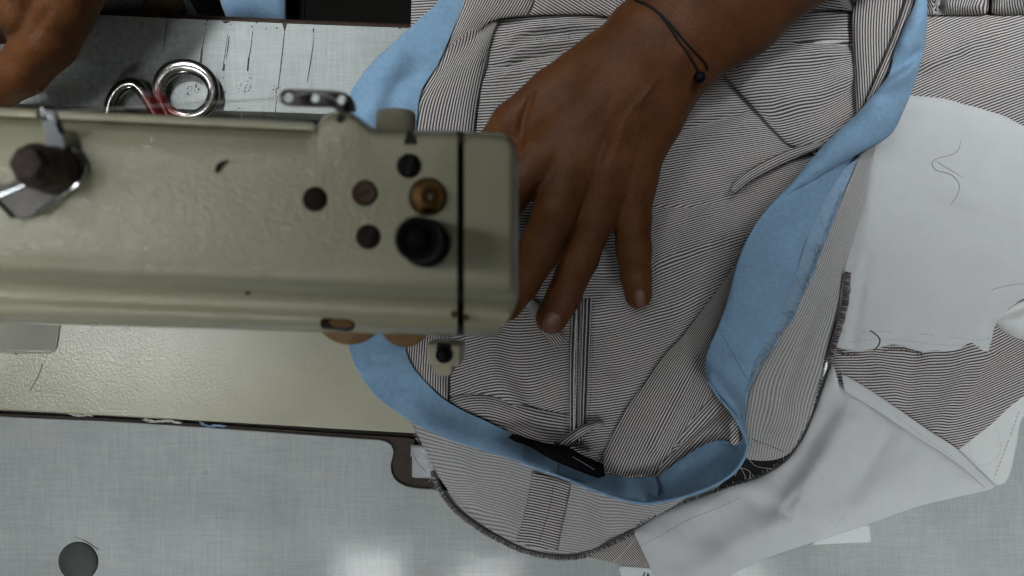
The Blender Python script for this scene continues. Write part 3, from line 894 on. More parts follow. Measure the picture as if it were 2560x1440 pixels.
# ================================================================ GARMENT
gar = empty('striped_trousers', P(1600, 700, 2), 'unfinished pinstriped trousers with blue waistband facing and white pocket bags, spread on the table', 'trousers')
HF = {}
def C(key, name, *a, **k):
    o, h = cloth(name, *a, parent=gar, **k) if False else cloth(name, a[0], a[1], gar, **k)
    HF[key] = h
    return o
S = M['stripe']
# white lining fold at the far right, on the table
C('whitefold', 'lining', [(2380, 1130, 1), (2560, 960), (2660, 900, 1), (2660, 960, 1), (2560, 1040), (2542, 1110), (2527, 1180), (2512, 1208), (2486, 1216, 1), (2440, 1180)], M['cream_lining'],
  zb=0.9, puff=1.6, puffw=14, wr=[([(2556, 1010), (2520, 1110), (2482, 1200)], -1.0, 6)], noise=[(5, 120, 0.5)], res=9)
# right leg
C('leg', 'leg_panel', [(2040, 30, 1), (2300, 36), (2420, 38), (2560, 34), (2760, 34, 1), (2760, 830, 1), (2560, 992), (2480, 1060), (2396, 1124, 1), (2250, 1060), (2080, 960, 1), (2040, 600)], S,
  zb=1.8, puff=6, puffw=22,
  wr=[([(2430, 860), (2400, 960), (2320, 1090), (2220, 1220)], 2.6, 28), ([(2290, 880), (2275, 960), (2268, 1040), (2250, 1180)], -2.2, 24), ([(2180, 890), (2240, 980)], 2.0, 24), ([(2480, 890), (2410, 1000), (2340, 1110), (2280, 1200)], -1.5, 18),
      ([(2310, 160), (2380, 130), (2480, 60)], 2.0, 30), ([(2290, 190), (2340, 175), (2400, 140)], -2.0, 16), ([(2420, 250), (2560, 190)], 1.5, 30)],
  noise=[(11, 190, 0.6), (12, 70, .2)], couple=0.5,
  stripes=('h', [[(2000, 110), (2200, 66), (2350, 0), (2560, -80)], [(2000, 300), (2200, 250), (2300, 205), (2400, 160), (2560, 108)], [(2000, 480), (2200, 400), (2560, 260)],
                 [(2000, 840), (2200, 832), (2400, 826), (2560, 760)], [(2000, 925), (2130, 918), (2250, 922), (2400, 920), (2480, 895), (2560, 850)], [(2000, 1040), (2250, 1020), (2400, 1010), (2560, 950)], [(2000, 1150), (2400, 1110), (2560, 1060)]]))
# bunched folds at the top right
C('t4', 'leg_fold', [(2300, -80, 1), (2470, -80, 1), (2471, 0), (2468, 32), (2440, 38), (2350, 38), (2310, 40, 1)], S, zb=4, puff=9, puffw=24, noise=[(3, 90, .8)],
  wr=[([(2360, -60), (2345, 40)], -6, 9)], stripes=('v', [[(2310, -80), (2330, 40)], [(2420, -80), (2400, 40)], [(2480, -80), (2475, 40)]]))
C('t5', 'leg_fold', [(2492, -80, 1), (2780, -80, 1), (2780, 36, 1), (2560, 36), (2500, 38), (2478, 30), (2480, 0)], S, zb=4, puff=9, puffw=20, noise=[(4, 90, .8)], stripes=('v', [[(2480, -80), (2478, 40)], [(2700, -80), (2720, 40)]]))
# main front, inside the loop
C('main', 'front_panel', [(1030, -80, 1), (1560, -80), (2170, -80, 1), (2180, 200), (2120, 500), (1960, 800), (1880, 1040), (1760, 1170), (1640, 1215), (1500, 1200), (1280, 1100), (1080, 1010), (1010, 860), (1020, 400)], S,
  zb=2.2, puff=3.6, puffw=30,
  wr=[([(1225, 850), (1240, 930), (1290, 1010)], 2.2, 26), ([(1310, 960), (1320, 1010)], -1.6, 26), ([(1690, 330), (1800, 300), (1860, 285)], -2.2, 9), ([(1690, 360), (1800, 330), (1870, 305)], 2.0, 16),
      ([(1630, 520), (1760, 515), (1830, 495)], -1.8, 5), ([(1640, 560), (1760, 530), (1850, 470)], 1.6, 10), ([(1500, 690), (1540, 700)], -1.4, 8),
      ([(1640, 640), (1720, 590), (1840, 570)], 2.0, 26), ([(1620, 700), (1740, 640), (1850, 620)], -1.6, 16), ([(1520, 770), (1600, 780), (1750, 720)], 1.8, 24),
      ([(1260, 110), (1330, 70), (1450, 62), (1560, 65)], 3.0, 14), ([(1265, 95), (1330, 90), (1420, 92)], -1.0, 8), ([(1270, 150), (1300, 120), (1370, 105), (1480, 98)], 2.0, 10), ([(1270, 170), (1330, 148), (1400, 136)], -2.8, 9),
      ([(1230, 165), (1260, 168)], -1.5, 6), ([(1205, 210), (1260, 190), (1290, 170)], 1.5, 9), ([(1500, 860), (1640, 800)], 1.4, 30), ([(1540, 930), (1650, 880)], -1.2, 22)],
  noise=[(21, 230, 0.55), (22, 90, 0.22), (23, 42, 0.07)], couple=0.4, res=8,
  stripes=('h', [[(1000, 20), (1300, 5), (1600, -10), (2200, -60)], [(1000, 190), (1200, 186), (1350, 168), (1500, 150), (1800, 170), (2200, 130)], [(1000, 335), (1300, 325), (1500, 322), (1700, 305), (1850, 292), (2200, 250)],
                 [(1000, 590), (1300, 585), (1500, 575), (1640, 540), (1750, 510), (1900, 470), (2200, 380)], [(1000, 720), (1300, 715), (1480, 705), (1560, 700), (1650, 650), (1760, 610), (1900, 570), (2200, 480)],
                 [(1000, 905), (1130, 876), (1230, 856), (1300, 862), (1420, 845), (1490, 850), (1600, 826), (1700, 795), (1850, 720), (2200, 560)],
                 [(1000, 1075), (1130, 1005), (1230, 975), (1330, 985), (1420, 960), (1500, 958), (1620, 930), (1850, 850), (2200, 700)], [(1000, 1240), (1300, 1120), (1450, 1090), (1650, 1060), (1850, 980), (2200, 900)]]))
# fold lying over the lower front
C('j3', 'front_fold', [(1118, 992, 1), (1180, 984), (1240, 990), (1300, 1008), (1360, 1024), (1426, 1034, 1), (1424, 1100), (1400, 1140, 1), (1270, 1090), (1150, 1035), (1110, 1010, 1)], S, zb=5.6, puff=3.2, puffw=12,
  stripes=('h', [[(1100, 1012), (1160, 992), (1220, 990), (1300, 1012), (1430, 1040)], [(1100, 1060), (1200, 1035), (1270, 1050), (1340, 1082), (1430, 1092)], [(1100, 1130), (1250, 1100), (1340, 1130), (1430, 1140)]]), couple=0.3)
# top pieces above the fold
C('t1a', 'hem_fold', [(1170, -80, 1), (1350, -80, 1), (1336, 0), (1321, 38, 1), (1258, 46), (1228, 54), (1200, 76), (1160, 100), (1120, 120, 1), (1138, 62), (1160, 0)], S, zb=10, puff=3, puffw=16, res=7,
  stripes=('v', [[(1190, -80), (1165, 0), (1128, 90), (1110, 120)], [(1280, -80), (1250, 0), (1215, 50), (1190, 90)], [(1370, -80), (1340, 0), (1320, 40)]]), couple=0.4)
C('t1b', 'hem_fold', [(1349, -80, 1), (1720, -80, 1), (1640, 20), (1560, 60, 1), (1530, 45), (1460, 36), (1400, 37), (1322, 39, 1), (1337, 0)], S, zb=9, puff=3, puffw=12, res=7, stripes=('a', 32), couple=0.5)
# upper right front overlapping
C('k', 'front_panel', [(1790, 160, 1), (1830, 120), (1960, 20), (2000, 22), (2150, 24, 1), (2190, 60), (2190, 280), (2120, 400, 1), (2050, 392), (1965, 358, 1), (1905, 292), (1850, 232), (1812, 190)], S, zb=8.2, puff=3.2, puffw=12,
  wr=[([(1990, 112), (2060, 108), (2140, 118)], -2.4, 6), ([(1860, 170), (1950, 155), (2040, 135), (2140, 135)], 1.0, 14), ([(1960, 250), (2060, 220), (2140, 170)], 1.5, 26), ([(1930, 300), (2040, 285), (2120, 230)], -1.4, 22)],
  noise=[(33, 150, .5)], couple=0.8,
  stripes=('h', [[(1750, 70), (1950, 42), (2050, 30), (2160, 26)], [(1750, 130), (1950, 112), (2160, 104)], [(1750, 185), (1950, 160), (2050, 150), (2160, 140)], [(1750, 300), (1950, 290), (2040, 270), (2160, 215)], [(1750, 420), (1980, 395), (2160, 310)]]))
C('t3', 'front_fold', [(1950, -80, 1), (2150, -80, 1), (2138, 28, 1), (2060, 24), (1972, 30, 1), (1990, 8)], S, zb=13, puff=3, puffw=14, wr=[([(2110, -20), (2136, 20)], -6, 8)], stripes=('a', 8))
# outer waistband on the right
C('l', 'waistband', [(2128, 36), (2142, 0), (2160, -80, 1), (2330, -80, 1), (2290, 10), (2258, 90), (2215, 190), (2150, 300, 1), (2140, 320, 1), (2138, 200), (2131, 90)], S, zb=15, puff=5, puffw=14, res=7,
  stripes=('v', [[(2150, -80), (2136, 60), (2142, 200), (2150, 330)], [(2220, -80), (2206, 60), (2208, 200), (2215, 330)], [(2330, -80), (2320, 330)]]))
C('l2', 'waistband_fold', [(2282, -80, 1), (2300, -80, 1), (2288, 0), (2266, 62), (2242, 125), (2220, 178), (2190, 232), (2150, 300, 1), (2143, 306, 1), (2170, 240), (2200, 165), (2235, 80), (2262, 0)], S, zb=22, puff=4, puffw=8, res=5,
  stripes=('v', [[(2282, -80), (2258, 0), (2232, 80), (2196, 165), (2166, 240), (2138, 310)], [(2312, -80), (2290, 0), (2266, 66), (2244, 125), (2192, 235), (2150, 312)]]))
# waistband on the left, vertical stripes
C('j1', 'waistband', [(1161, -30, 1), (1248, 20), (1246, 52), (1232, 88), (1215, 165), (1197, 247), (1187, 320), (1175, 450), (1150, 650), (1130, 800), (1125, 900), (1121, 1016, 1), (1090, 985), (1052, 945), (1014, 890), (1004, 850), (1010, 600), (1030, 420), (1040, 310), (1054, 222), (1089, 168), (1112, 118), (1136, 62)], S, zb=7.5, puff=4.5, puffw=14,
  wr=[([(1240, 50), (1170, 110), (1105, 170), (1062, 230)], -2.0, 14)], res=7, couple=0.35,
  stripes=('v', [[(1170, -30), (1136, 62), (1100, 170), (1058, 250), (1042, 330), (1020, 600), (1005, 880), (990, 1010)], [(1215, -30), (1190, 100), (1152, 180), (1118, 330), (1090, 600), (1066, 880), (1060, 1010)], [(1260, 20), (1232, 90), (1197, 247), (1187, 330), (1152, 650), (1126, 880), (1122, 1016)]]))
# fly placket and belt loops
C('placket', 'fly_placket', [(1430, 748, 1), (1479, 743, 1), (1477, 850), (1470, 960), (1464, 1070, 1), (1455, 1110, 1), (1424, 1105, 1), (1422, 960), (1424, 850)], M['stripe_dark'], zb=6.5, puff=3.2, puffw=6, res=5, wr=[([(1449, 750), (1446, 900), (1442, 1090)], -2.6, 4)],
  stripes=('v', [[(1428, 745), (1422, 900), (1422, 1110)], [(1482, 745), (1476, 900), (1466, 1110)]]), period=9.0)
C('loop1', 'belt_loop', [(1298, 738, 1), (1322, 730, 1), (1350, 762), (1385, 805), (1412, 842, 1), (1410, 852), (1388, 872, 1), (1360, 838), (1328, 790)], S, zb=8, puff=2.6, puffw=6, res=5,
  stripes=('h', [[(1290, 730), (1330, 795), (1390, 878)], [(1322, 728), (1370, 785), (1420, 845)]]), period=8.5)
C('loop2', 'belt_loop', [(1378, 1118, 1), (1420, 1086), (1460, 1062), (1505, 1048, 1), (1512, 1062, 1), (1480, 1075), (1445, 1098), (1424, 1124, 1)], S, zb=10, puff=5, puffw=7, res=5,
  stripes=('h', [[(1370, 1116), (1420, 1082), (1460, 1060), (1515, 1044)], [(1400, 1146), (1430, 1112), (1480, 1078), (1520, 1062)]]), period=7.6)
C('loop3', 'belt_loop', [(1822, 478, 1), (1838, 450), (1880, 420), (1940, 388), (1990, 368), (2060, 352, 1), (2064, 366, 1), (2010, 388), (1950, 415), (1880, 452), (1838, 486, 1)], S, zb=12, puff=3.5, puffw=6, res=5,
  stripes=('h', [[(1800, 480), (1840, 446), (1880, 416), (1940, 384), (1990, 364), (2070, 346)], [(1820, 500), (1880, 454), (1950, 417), (2010, 390), (2070, 364)]]))
# steep fold running down to the bottom of the loop
C('p', 'leg_fold', [(1842, 655, 1), (1850, 740), (1830, 830), (1800, 900), (1790, 960), (1770, 1000), (1700, 1090), (1640, 1192, 1), (1590, 1196), (1540, 1190), (1498, 1160, 1), (1560, 1032), (1610, 960), (1652, 898), (1706, 838), (1790, 728)], S, zb=8, puff=6, puffw=30,
  wr=[([(1760, 900), (1700, 1010), (1640, 1120)], -2.0, 18)], couple=0.6,
  stripes=('v', [[(1850, 655), (1702, 838), (1648, 898), (1562, 1030), (1500, 1152), (1480, 1200)], [(1910, 655), (1800, 838), (1762, 900), (1700, 1020), (1640, 1140), (1615, 1200)], [(2000, 655), (1900, 838), (1820, 1020), (1740, 1200)]]))
C('p2', 'leg_fold', [(1610, 1205, 1), (1660, 1130), (1700, 1075), (1770, 985), (1800, 985), (1840, 1020), (1868, 1080), (1860, 1120, 1), (1780, 1120), (1700, 1165), (1650, 1200)], S, zb=6, puff=5, puffw=16, wr=[([(1690, 1120), (1760, 1060), (1840, 1000)], -4.0, 12), ([(1700, 1150), (1790, 1080)], -2.5, 8)],
  stripes=('a', -47), couple=0.25)
# --- blue facing
B = M['blue']
C('b1', 'blue_facing', [(1100, -80, 1), (1180, -80, 1), (1164, 0), (1138, 62), (1114, 119), (1091, 168), (1056, 222), (1044, 284), (1036, 400), (1020, 600), (1012, 800), (1014, 870), (1030, 915), (1060, 950), (1100, 990), (1150, 1022), (1210, 1050), (1275, 1080),
          (1400, 1130), (1510, 1180), (1580, 1194), (1640, 1191, 1), (1648, 1225), (1640, 1257, 1), (1620, 1258), (1580, 1254), (1500, 1230), (1400, 1191), (1280, 1149), (1150, 1109), (1060, 1072), (1000, 1036), (940, 990), (893, 925), (872, 862),
          (868, 700), (872, 500), (880, 330), (872, 245), (900, 194), (935, 151), (980, 110), (1049, 46), (1095, 0)], B, res=9,
  ramp=([(1095, 0), (980, 110), (875, 240), (870, 500), (875, 865), (940, 990), (1060, 1071), (1280, 1148), (1500, 1230), (1620, 1258), (1720, 1240)], 10.0, [(1164, 0), (1091, 168), (1044, 284), (1015, 600), (1010, 870), (1060, 950), (1150, 1022), (1275, 1080), (1510, 1180), (1700, 1175)], 10.0),
  wr=[([(1300, 1160), (1500, 1240), (1640, 1262)], 19, 60), ([(1060, 1070), (1300, 1160)], 9, 50), ([(1000, 150), (950, 200), (930, 280)], 3.0, 26), ([(1030, 195), (1000, 215), (975, 280)], -2.2, 20),
      ([(930, 905), (990, 900)], -1.2, 7), ([(1560, 1200), (1575, 1245)], -4, 26), ([(1250, 1110), (1300, 1125)], 1.5, 14), ([(905, 930), (960, 925)], .8, 9), ([(960, 985), (1010, 960)], -1, 10), ([(1120, 1080), (1160, 1045)], .9, 12)], noise=[(41, 160, .8), (42, 60, .18)])
C('b2', 'blue_facing', [(2150, 372, 1), (2110, 430), (2070, 505), (2028, 600), (2000, 690), (1962, 790), (1925, 862), (1897, 920), (1878, 962), (1866, 1010), (1866, 1070), (1868, 1110), (1858, 1090), (1834, 1036), (1800, 996), (1772, 960), (1762, 915), (1772, 870), (1790, 830), (1815, 760), (1848, 640), (1888, 562), (1930, 508), (1985, 450), (2060, 400)], B, res=8,
  ramp=([(2060, 400), (1888, 562), (1815, 760), (1763, 915), (1834, 1036), (1868, 1110)], 27, [(2150, 372), (2028, 600), (1962, 790), (1878, 962), (1866, 1070)], 14), puff=3, puffw=16,
  wr=[([(1900, 640), (1850, 780), (1820, 900)], 2.0, 40), ([(1950, 560), (1920, 620)], -2.0, 40), ([(1776, 940), (1830, 1010), (1868, 1090)], 6, 24), ([(1850, 720), (1940, 760)], .8, 14), ([(1800, 850), (1880, 900)], -.8, 14), ([(1900, 600), (1990, 640)], -.7, 16)], noise=[(44, 170, .7), (43, 60, .2)])
C('b3', 'blue_facing', [(2290, -80, 1), (2312, -80, 1), (2318, 0), (2318, 60), (2308, 130), (2290, 200), (2262, 270), (2228, 335), (2160, 378), (2100, 410), (2040, 447), (1985, 480), (1945, 505, 1), (1960, 480), (2030, 395), (2080, 340), (2140, 285), (2200, 215, 1), (2225, 180), (2234, 130), (2260, 65), (2288, 0)], B, res=8,
  zb=27, puff=5, puffw=14, wr=[([(2210, 190), (2260, 165), (2300, 130)], -5, 12), ([(2200, 215), (2250, 190), (2290, 165)], 4, 18), ([(2250, 100), (2290, 60)], 3, 30), ([(2180, 300), (2080, 385)], 3, 40)], noise=[(46, 140, .9), (47, 55, .22)])
# the standing loop of facing at lower right
C('b4', 'blue_facing', [(1640, 1195, 1), (1700, 1150), (1750, 1118), (1785, 1103), (1815, 1104), (1840, 1114), (1862, 1085, 1), (1872, 1110), (1868, 1135), (1850, 1165), (1820, 1192), (1780, 1215), (1700, 1244), (1640, 1257), (1612, 1258, 1), (1618, 1228)], B, res=7,
  ramp=([(1600, 1257), (1700, 1244), (1780, 1215), (1850, 1165), (1872, 1110)], 33, [(1640, 1195), (1700, 1150), (1785, 1103), (1835, 1112)], 13),
  wr=[([(1660, 1225), (1760, 1160), (1800, 1130)], -5, 26)], noise=[(48, 90, .5)])
# rolled bright rim of the facing
def rim(name, pts, zs, r, mat):
    q = curve(pts, 7); zz = np.interp(np.linspace(0, 1, len(q)), np.linspace(0, 1, len(zs)), zs)
    b = MB(); b.tube([P(x, y, c) for (x, y), c in zip(q, zz)], [r / 1000 * (0.5 + 0.5 * math.sin(math.pi * min(1, max(0, i / (len(q) - 1)))) ** .5) for i in range(len(q))], 10)
    return b.build(name, mat, gar)
rim('facing_rim', [(1300, 1156), (1400, 1191), (1500, 1230), (1580, 1254), (1622, 1258), (1700, 1244), (1780, 1215), (1835, 1180), (1862, 1140), (1868, 1108), (1852, 1070), (1830, 1032), (1796, 992), (1770, 955)], [20, 27, 31, 33, 33, 33.5, 34, 34, 35, 35, 34, 33, 31, 29], 1.15, B)
# black woven label on the facing
C('label', 'woven_label', [(1270, 1094, 1), (1282, 1084, 1), (1340, 1101), (1380, 1112), (1420, 1118), (1460, 1140), (1508, 1160, 1), (1513, 1190, 1), (1495, 1196, 1), (1440, 1175), (1380, 1150), (1320, 1122)], M['black_tape'], zb=22, puff=3, puffw=8, res=5)
thread('loose_thread', [(1432, 1142), (1460, 1158), (1486, 1174)], 25.6, 0.18, M['thread_grey'], 'fine grey thread on the black woven label')
# --- reverse of the cloth
SB = M['stripe_back']
C('i', 'waistband_reverse', [(1026, 1048), (1050, 1064), (1150, 1105), (1280, 1146), (1400, 1188), (1500, 1228), (1580, 1252), (1622, 1256, 1), (1720, 1240, 1), (1690, 1262), (1640, 1290), (1580, 1322), (1520, 1356), (1470, 1376), (1405, 1384), (1320, 1372), (1235, 1330), (1170, 1282), (1120, 1225), (1090, 1180), (1060, 1120)], SB, res=8,
  ramp=([(1026, 1048), (1150, 1105), (1400, 1188), (1500, 1228), (1622, 1256), (1720, 1240)], 17, [(1026, 1060), (1090, 1180), (1120, 1225), (1235, 1330), (1320, 1372), (1470, 1376), (1640, 1290)], 2.5),
  wr=[([(1500, 1270), (1520, 1330)], -3, 30), ([(1250, 1180), (1270, 1300)], 2.0, 50), ([(1150, 1150), (1190, 1250)], 1.6, 26)], noise=[(51, 140, .6)], couple=0.7, period=7.2,
  stripes=('h', [[(1000, 1055), (1150, 1104), (1280, 1140), (1400, 1170), (1620, 1215), (1720, 1240)], [(1000, 1165), (1100, 1180), (1200, 1200), (1320, 1222), (1450, 1250), (1720, 1300)], [(1000, 1260), (1150, 1262), (1250, 1290), (1320, 1312), (1450, 1335), (1720, 1370)], [(1000, 1350), (1320, 1385), (1450, 1400), (1720, 1440)]]))
C('i2', 'waistband_patch', [(1331, 1178, 1), (1428, 1208, 1), (1418, 1260), (1408, 1304), (1395, 1374, 1), (1340, 1370), (1290, 1353, 1), (1309, 1290), (1323, 1225)], S, res=7,
  ramp=([(1331, 1178), (1428, 1208)], 18.2, [(1290, 1353), (1395, 1374)], 4.6), puff=1.6, puffw=6, period=7.0,
  stripes=('h', [[(1280, 1180), (1332, 1190), (1380, 1199), (1430, 1215)], [(1280, 1270), (1320, 1274), (1365, 1284), (1420, 1296)], [(1280, 1360), (1340, 1366), (1400, 1382)]]))
C('h', 'waistband_reverse', [(2150, 388, 1), (2196, 330, 1), (2165, 480), (2128, 620), (2108, 690), (2096, 770), (2072, 870), (2055, 950), (2032, 1030), (2008, 1085), (1984, 1124), (1950, 1146), (1905, 1152), (1868, 1148, 1), (1856, 1100), (1858, 1030), (1872, 975), (1892, 930), (1900, 905), (1935, 868), (1950, 830), (1985, 790), (1996, 745), (2030, 690), (2052, 620), (2082, 560), (2105, 490), (2128, 440)], SB, res=8,
  ramp=([(2150, 388), (2030, 690), (1935, 868), (1868, 1050)], 16, [(2196, 330), (2108, 690), (2055, 950), (1984, 1124)], 8.5), puff=2, puffw=10,
  wr=[([(2110, 560), (2040, 760), (1980, 900), (1930, 1060)], -3.0, 26), ([(2070, 760), (2030, 880), (1990, 1000)], 2.2, 26)], noise=[(54, 120, .6)], couple=0.6, period=7.0,
  stripes=('v', [[(2155, 340), (2095, 500), (2040, 650), (1985, 770), (1925, 870), (1880, 960), (1860, 1080), (1850, 1150)], [(2200, 340), (2165, 500), (2125, 650), (2098, 770), (2070, 870), (2045, 960), (2010, 1080), (1985, 1150)]]))
C('hdark', 'dark_wedge', [(1850, 1170, 1), (1870, 1130), (1905, 1146), (1950, 1146), (1978, 1130, 1), (1950, 1160), (1890, 1196), (1820, 1218, 1), (1780, 1232, 1)], M['black_cloth'], zb=4.5, res=8)  # black wedge between the facing loop and the pocket bag
# frayed blue under-layer beside the facing
C('bfray', 'facing_seam_allowance', [(2148, 392, 1), (2130, 432), (2106, 490), (2084, 560), (2056, 622), (2034, 690), (2000, 748), (1988, 792), (1952, 832), (1938, 868), (1903, 905), (1895, 930), (1872, 980), (1864, 1020), (1850, 990, 1), (1890, 900), (1950, 780), (1990, 680), (2020, 590), (2060, 500), (2100, 430)], M['blue_back'], zb=17.0, res=7, noise=[(58, 70, .35)])
# --- white pocket bags
W_ = M['white']
C('bagr', 'pocket_bag', [(2225, 240, 1), (2262, 236), (2330, 242), (2430, 258), (2500, 284), (2560, 314), (2640, 355), (2760, 420, 1), (2760, 640, 1), (2640, 690), (2560, 745), (2520, 775), (2488, 815), (2480, 850), (2471, 882, 1), (2400, 886), (2336, 886), (2280, 874), (2228, 862), (2182, 876), (2120, 876), (2080, 866, 1), (2090, 800), (2100, 700), (2140, 560), (2180, 380)], W_, res=10,
  zb=7.6, puff=4.5, puffw=20, wr=[([(2168, 640), (2150, 740), (2130, 870)], -2.0, 12), ([(2180, 440), (2172, 560), (2150, 700)], 1.2, 22), ([(2280, 380), (2420, 300)], 1.2, 60), ([(2210, 520), (2320, 512), (2420, 525), (2540, 570)], -0.7, 7),
      ([(2090, 832), (2230, 830), (2330, 838), (2440, 848)], -1.0, 5), ([(2270, 600), (2260, 760)], -.8, 40), ([(2540, 660), (2470, 790)], 1.5, 40), ([(2200, 330), (2260, 300)], -1.6, 30)], noise=[(61, 240, .8), (62, 90, .34), (63, 40, .08)])
C('bagroll', 'pocket_bag_fold', [(2484, 800, 1), (2520, 772), (2560, 750), (2660, 720, 1), (2660, 860, 1), (2560, 850), (2530, 842), (2500, 822)], M['cream_lining'], zb=7.2, puff=8, puffw=24, res=8, wr=[([(2500, 790), (2580, 760)], -3, 10)])
C('bagl', 'pocket_bag', [(2082, 902, 1), (2096, 905, 1), (2098, 925), (2130, 945), (2200, 988), (2300, 1058), (2395, 1122), (2440, 1165), (2492, 1216, 1), (2470, 1226), (2300, 1266), (2180, 1308), (2040, 1354), (1900, 1402), (1820, 1440), (1740, 1490), (1690, 1520, 1), (1660, 1490), (1628, 1425), (1600, 1370), (1582, 1328, 1), (1640, 1290), (1700, 1262), (1760, 1240), (1830, 1214), (1900, 1190), (1962, 1154), (2008, 1092), (2035, 1030), (2060, 960)], W_, res=9,
  zb=2.5, puff=6.5, puffw=26,
  wr=[([(2110, 960), (2050, 1080), (1990, 1180), (1920, 1290)], -2.2, 34), ([(2222, 1035), (2150, 1160), (2055, 1320)], 0.7, 8), ([(2250, 1060), (2185, 1180), (2110, 1300)], -0.5, 10), ([(1990, 1240), (1960, 1284), (1975, 1290)], -1.5, 9), ([(2110, 1060), (2030, 1190), (1950, 1280)], 4.0, 34), ([(1880, 1250), (1960, 1280)], -3.0, 26), ([(1990, 1290), (1860, 1350), (1780, 1420)], 3.0, 34), ([(1820, 1280), (1740, 1340), (1700, 1400)], -2.0, 40),
      ([(2230, 1020), (2200, 1110), (2100, 1250)], -1.6, 22), ([(2420, 1160), (2300, 1090), (2190, 1020)], -1.2, 10), ([(2280, 1160), (2160, 1260)], 1.4, 30)], noise=[(65, 200, .8), (66, 80, .36), (67, 40, .08)])
C('hem', 'hem', [(2104, 934, 1), (2130, 947), (2200, 990), (2300, 1060), (2395, 1124), (2440, 1167), (2488, 1214, 1), (2462, 1220, 1), (2420, 1182), (2372, 1144), (2280, 1086), (2180, 1020), (2110, 978, 1)], W_, zb=9.4, puff=.8, puffw=6, res=6)
C('tail', 'seam_tail', [(1445, 1384, 1), (1480, 1372), (1530, 1350), (1586, 1318, 1), (1606, 1360), (1632, 1422, 1), (1580, 1416), (1530, 1406), (1480, 1394)], S, zb=1.5, puff=3, puffw=10, res=6, stripes=('h', [[(1430, 1330), (1500, 1405), (1560, 1470)], [(1540, 1270), (1600, 1335), (1670, 1420)]]), couple=.3, period=6.6)

# --- stitching, overlocked edges, fraying
def stitches(name, pts, hkey, mat, dash=7, gap=4, r=0.16, lift=0.25):
    q = curve(pts, 2.0); b = MB()
    d = np.concatenate([[0], np.cumsum(np.linalg.norm(np.diff(q, axis=0), axis=1))])
    s = 0.0
    while s + dash < d[-1]:
        ss = np.linspace(s, s + dash, 4)
        X = np.interp(ss, d, q[:, 0]) ; Y = np.interp(ss, d, q[:, 1])
        Z = HF[hkey](X, Y) + lift
        b.tube([P(x, y, z_) for x, y, z_ in zip(X, Y, Z)], r / 1000, 5)
        s += dash + gap
    return b.build(name, mat, gar)
stitches('stitching', [(2090, 832), (2180, 829), (2260, 831), (2330, 838), (2440, 850), (2476, 846)], 'bagr', M['thread_grey'], 9, 4, .14)
stitches('stitching', [(2120, 855), (2230, 848), (2330, 860), (2470, 868)], 'bagr', M['thread_grey'], 7, 6, .10)
stitches('stitching', [(2200, 520), (2300, 513), (2380, 518), (2480, 548), (2560, 590)], 'bagr', M['white'], 5, 4, .16)
stitches('stitching', [(1585, 1372), (1640, 1345), (1720, 1300), (1790, 1272), (1860, 1240)], 'bagl', M['thread_grey'], 9, 4, .12)
stitches('stitching', [(2240, 1040), (2300, 1085), (2380, 1140)], 'hem', M['thread_grey'], 6, 5, .10)
stitches('stitching', [(2230, 1090), (2190, 1160), (2140, 1240), (2090, 1320)], 'bagl', M['thread_white'], 6, 4, .16)
stitches('stitching', [(2552, 1018), (2520, 1105), (2483, 1200)], 'whitefold', M['thread_dark'], 8, 3, .14)
stitches('stitching', [(1806, 838), (1836, 892), (1868, 950)], 'b2', M['thread_dark'], 40, 0, .12)
stitches('stitching', [(1484, 750), (1482, 850), (1478, 960), (1472, 1060)], 'main', M['thread_dark'], 6, 4, .16)
stitches('stitching', [(1418, 880), (1416, 980), (1412, 1080)], 'j3', M['thread_dark'], 6, 4, .16)
stitches('stitching', [(1270, 105), (1360, 96), (1440, 94), (1500, 92)], 'main', M['thread_dark'], 5, 5, .14)
stitches('stitching', [(1398, 1152), (1394, 1188)], 'b1', M['thread_dark'], 34, 0, .12)
stitches('stitching', [(1880, 1098), (1930, 1116), (1968, 1134)], 'h', M['thread_dark'], 6, 3, .2)
stitches('stitching', [(1384, 1215), (1376, 1262), (1362, 1310), (1345, 1362)], 'i2', M['thread_dark'], 10, 2, .2)
stitches('stitching', [(1200, 168), (1216, 130), (1236, 92)], 'j1', M['thread_dark'], 50, 0, .14)

def overlock(name, pts, z, mat, length=18, pitch=5.0, r=0.22, side=1, jit=0.35, lead=None, dark_under=None):
    """ladder of looped stitches along an edge"""
    q = curve(pts, 1.5); d = np.concatenate([[0], np.cumsum(np.linalg.norm(np.diff(q, axis=0), axis=1))])
    zz = lambda s: float(np.interp(s / d[-1], np.linspace(0, 1, len(z)), z))
    b = MB(); s = 0.0
    while s < d[-1]:
        i = min(len(q) - 2, int(np.searchsorted(d, s)))
        t = q[min(i + 1, len(q) - 1)] - q[max(i - 1, 0)]; t = t / max(1e-6, np.linalg.norm(t)); nn = np.array([-t[1], t[0]]) * side
        p0 = q[i] + t * random.uniform(-1, 1); ln = length * random.uniform(1 - jit, 1 + jit)
        lean = random.uniform(-.25, .25)
        p1 = p0 + nn * ln + t * lean * ln
        pm = (p0 + p1) / 2 + t * random.uniform(-1, 1)
        zc = zz(s)
        b.tube([P(*p0, zc), P(*pm, zc + .35), P(*p1, zc - .2)], r / 1000, 5)
        s += pitch * random.uniform(.75, 1.3)
    return b.build(name, mat, gar)
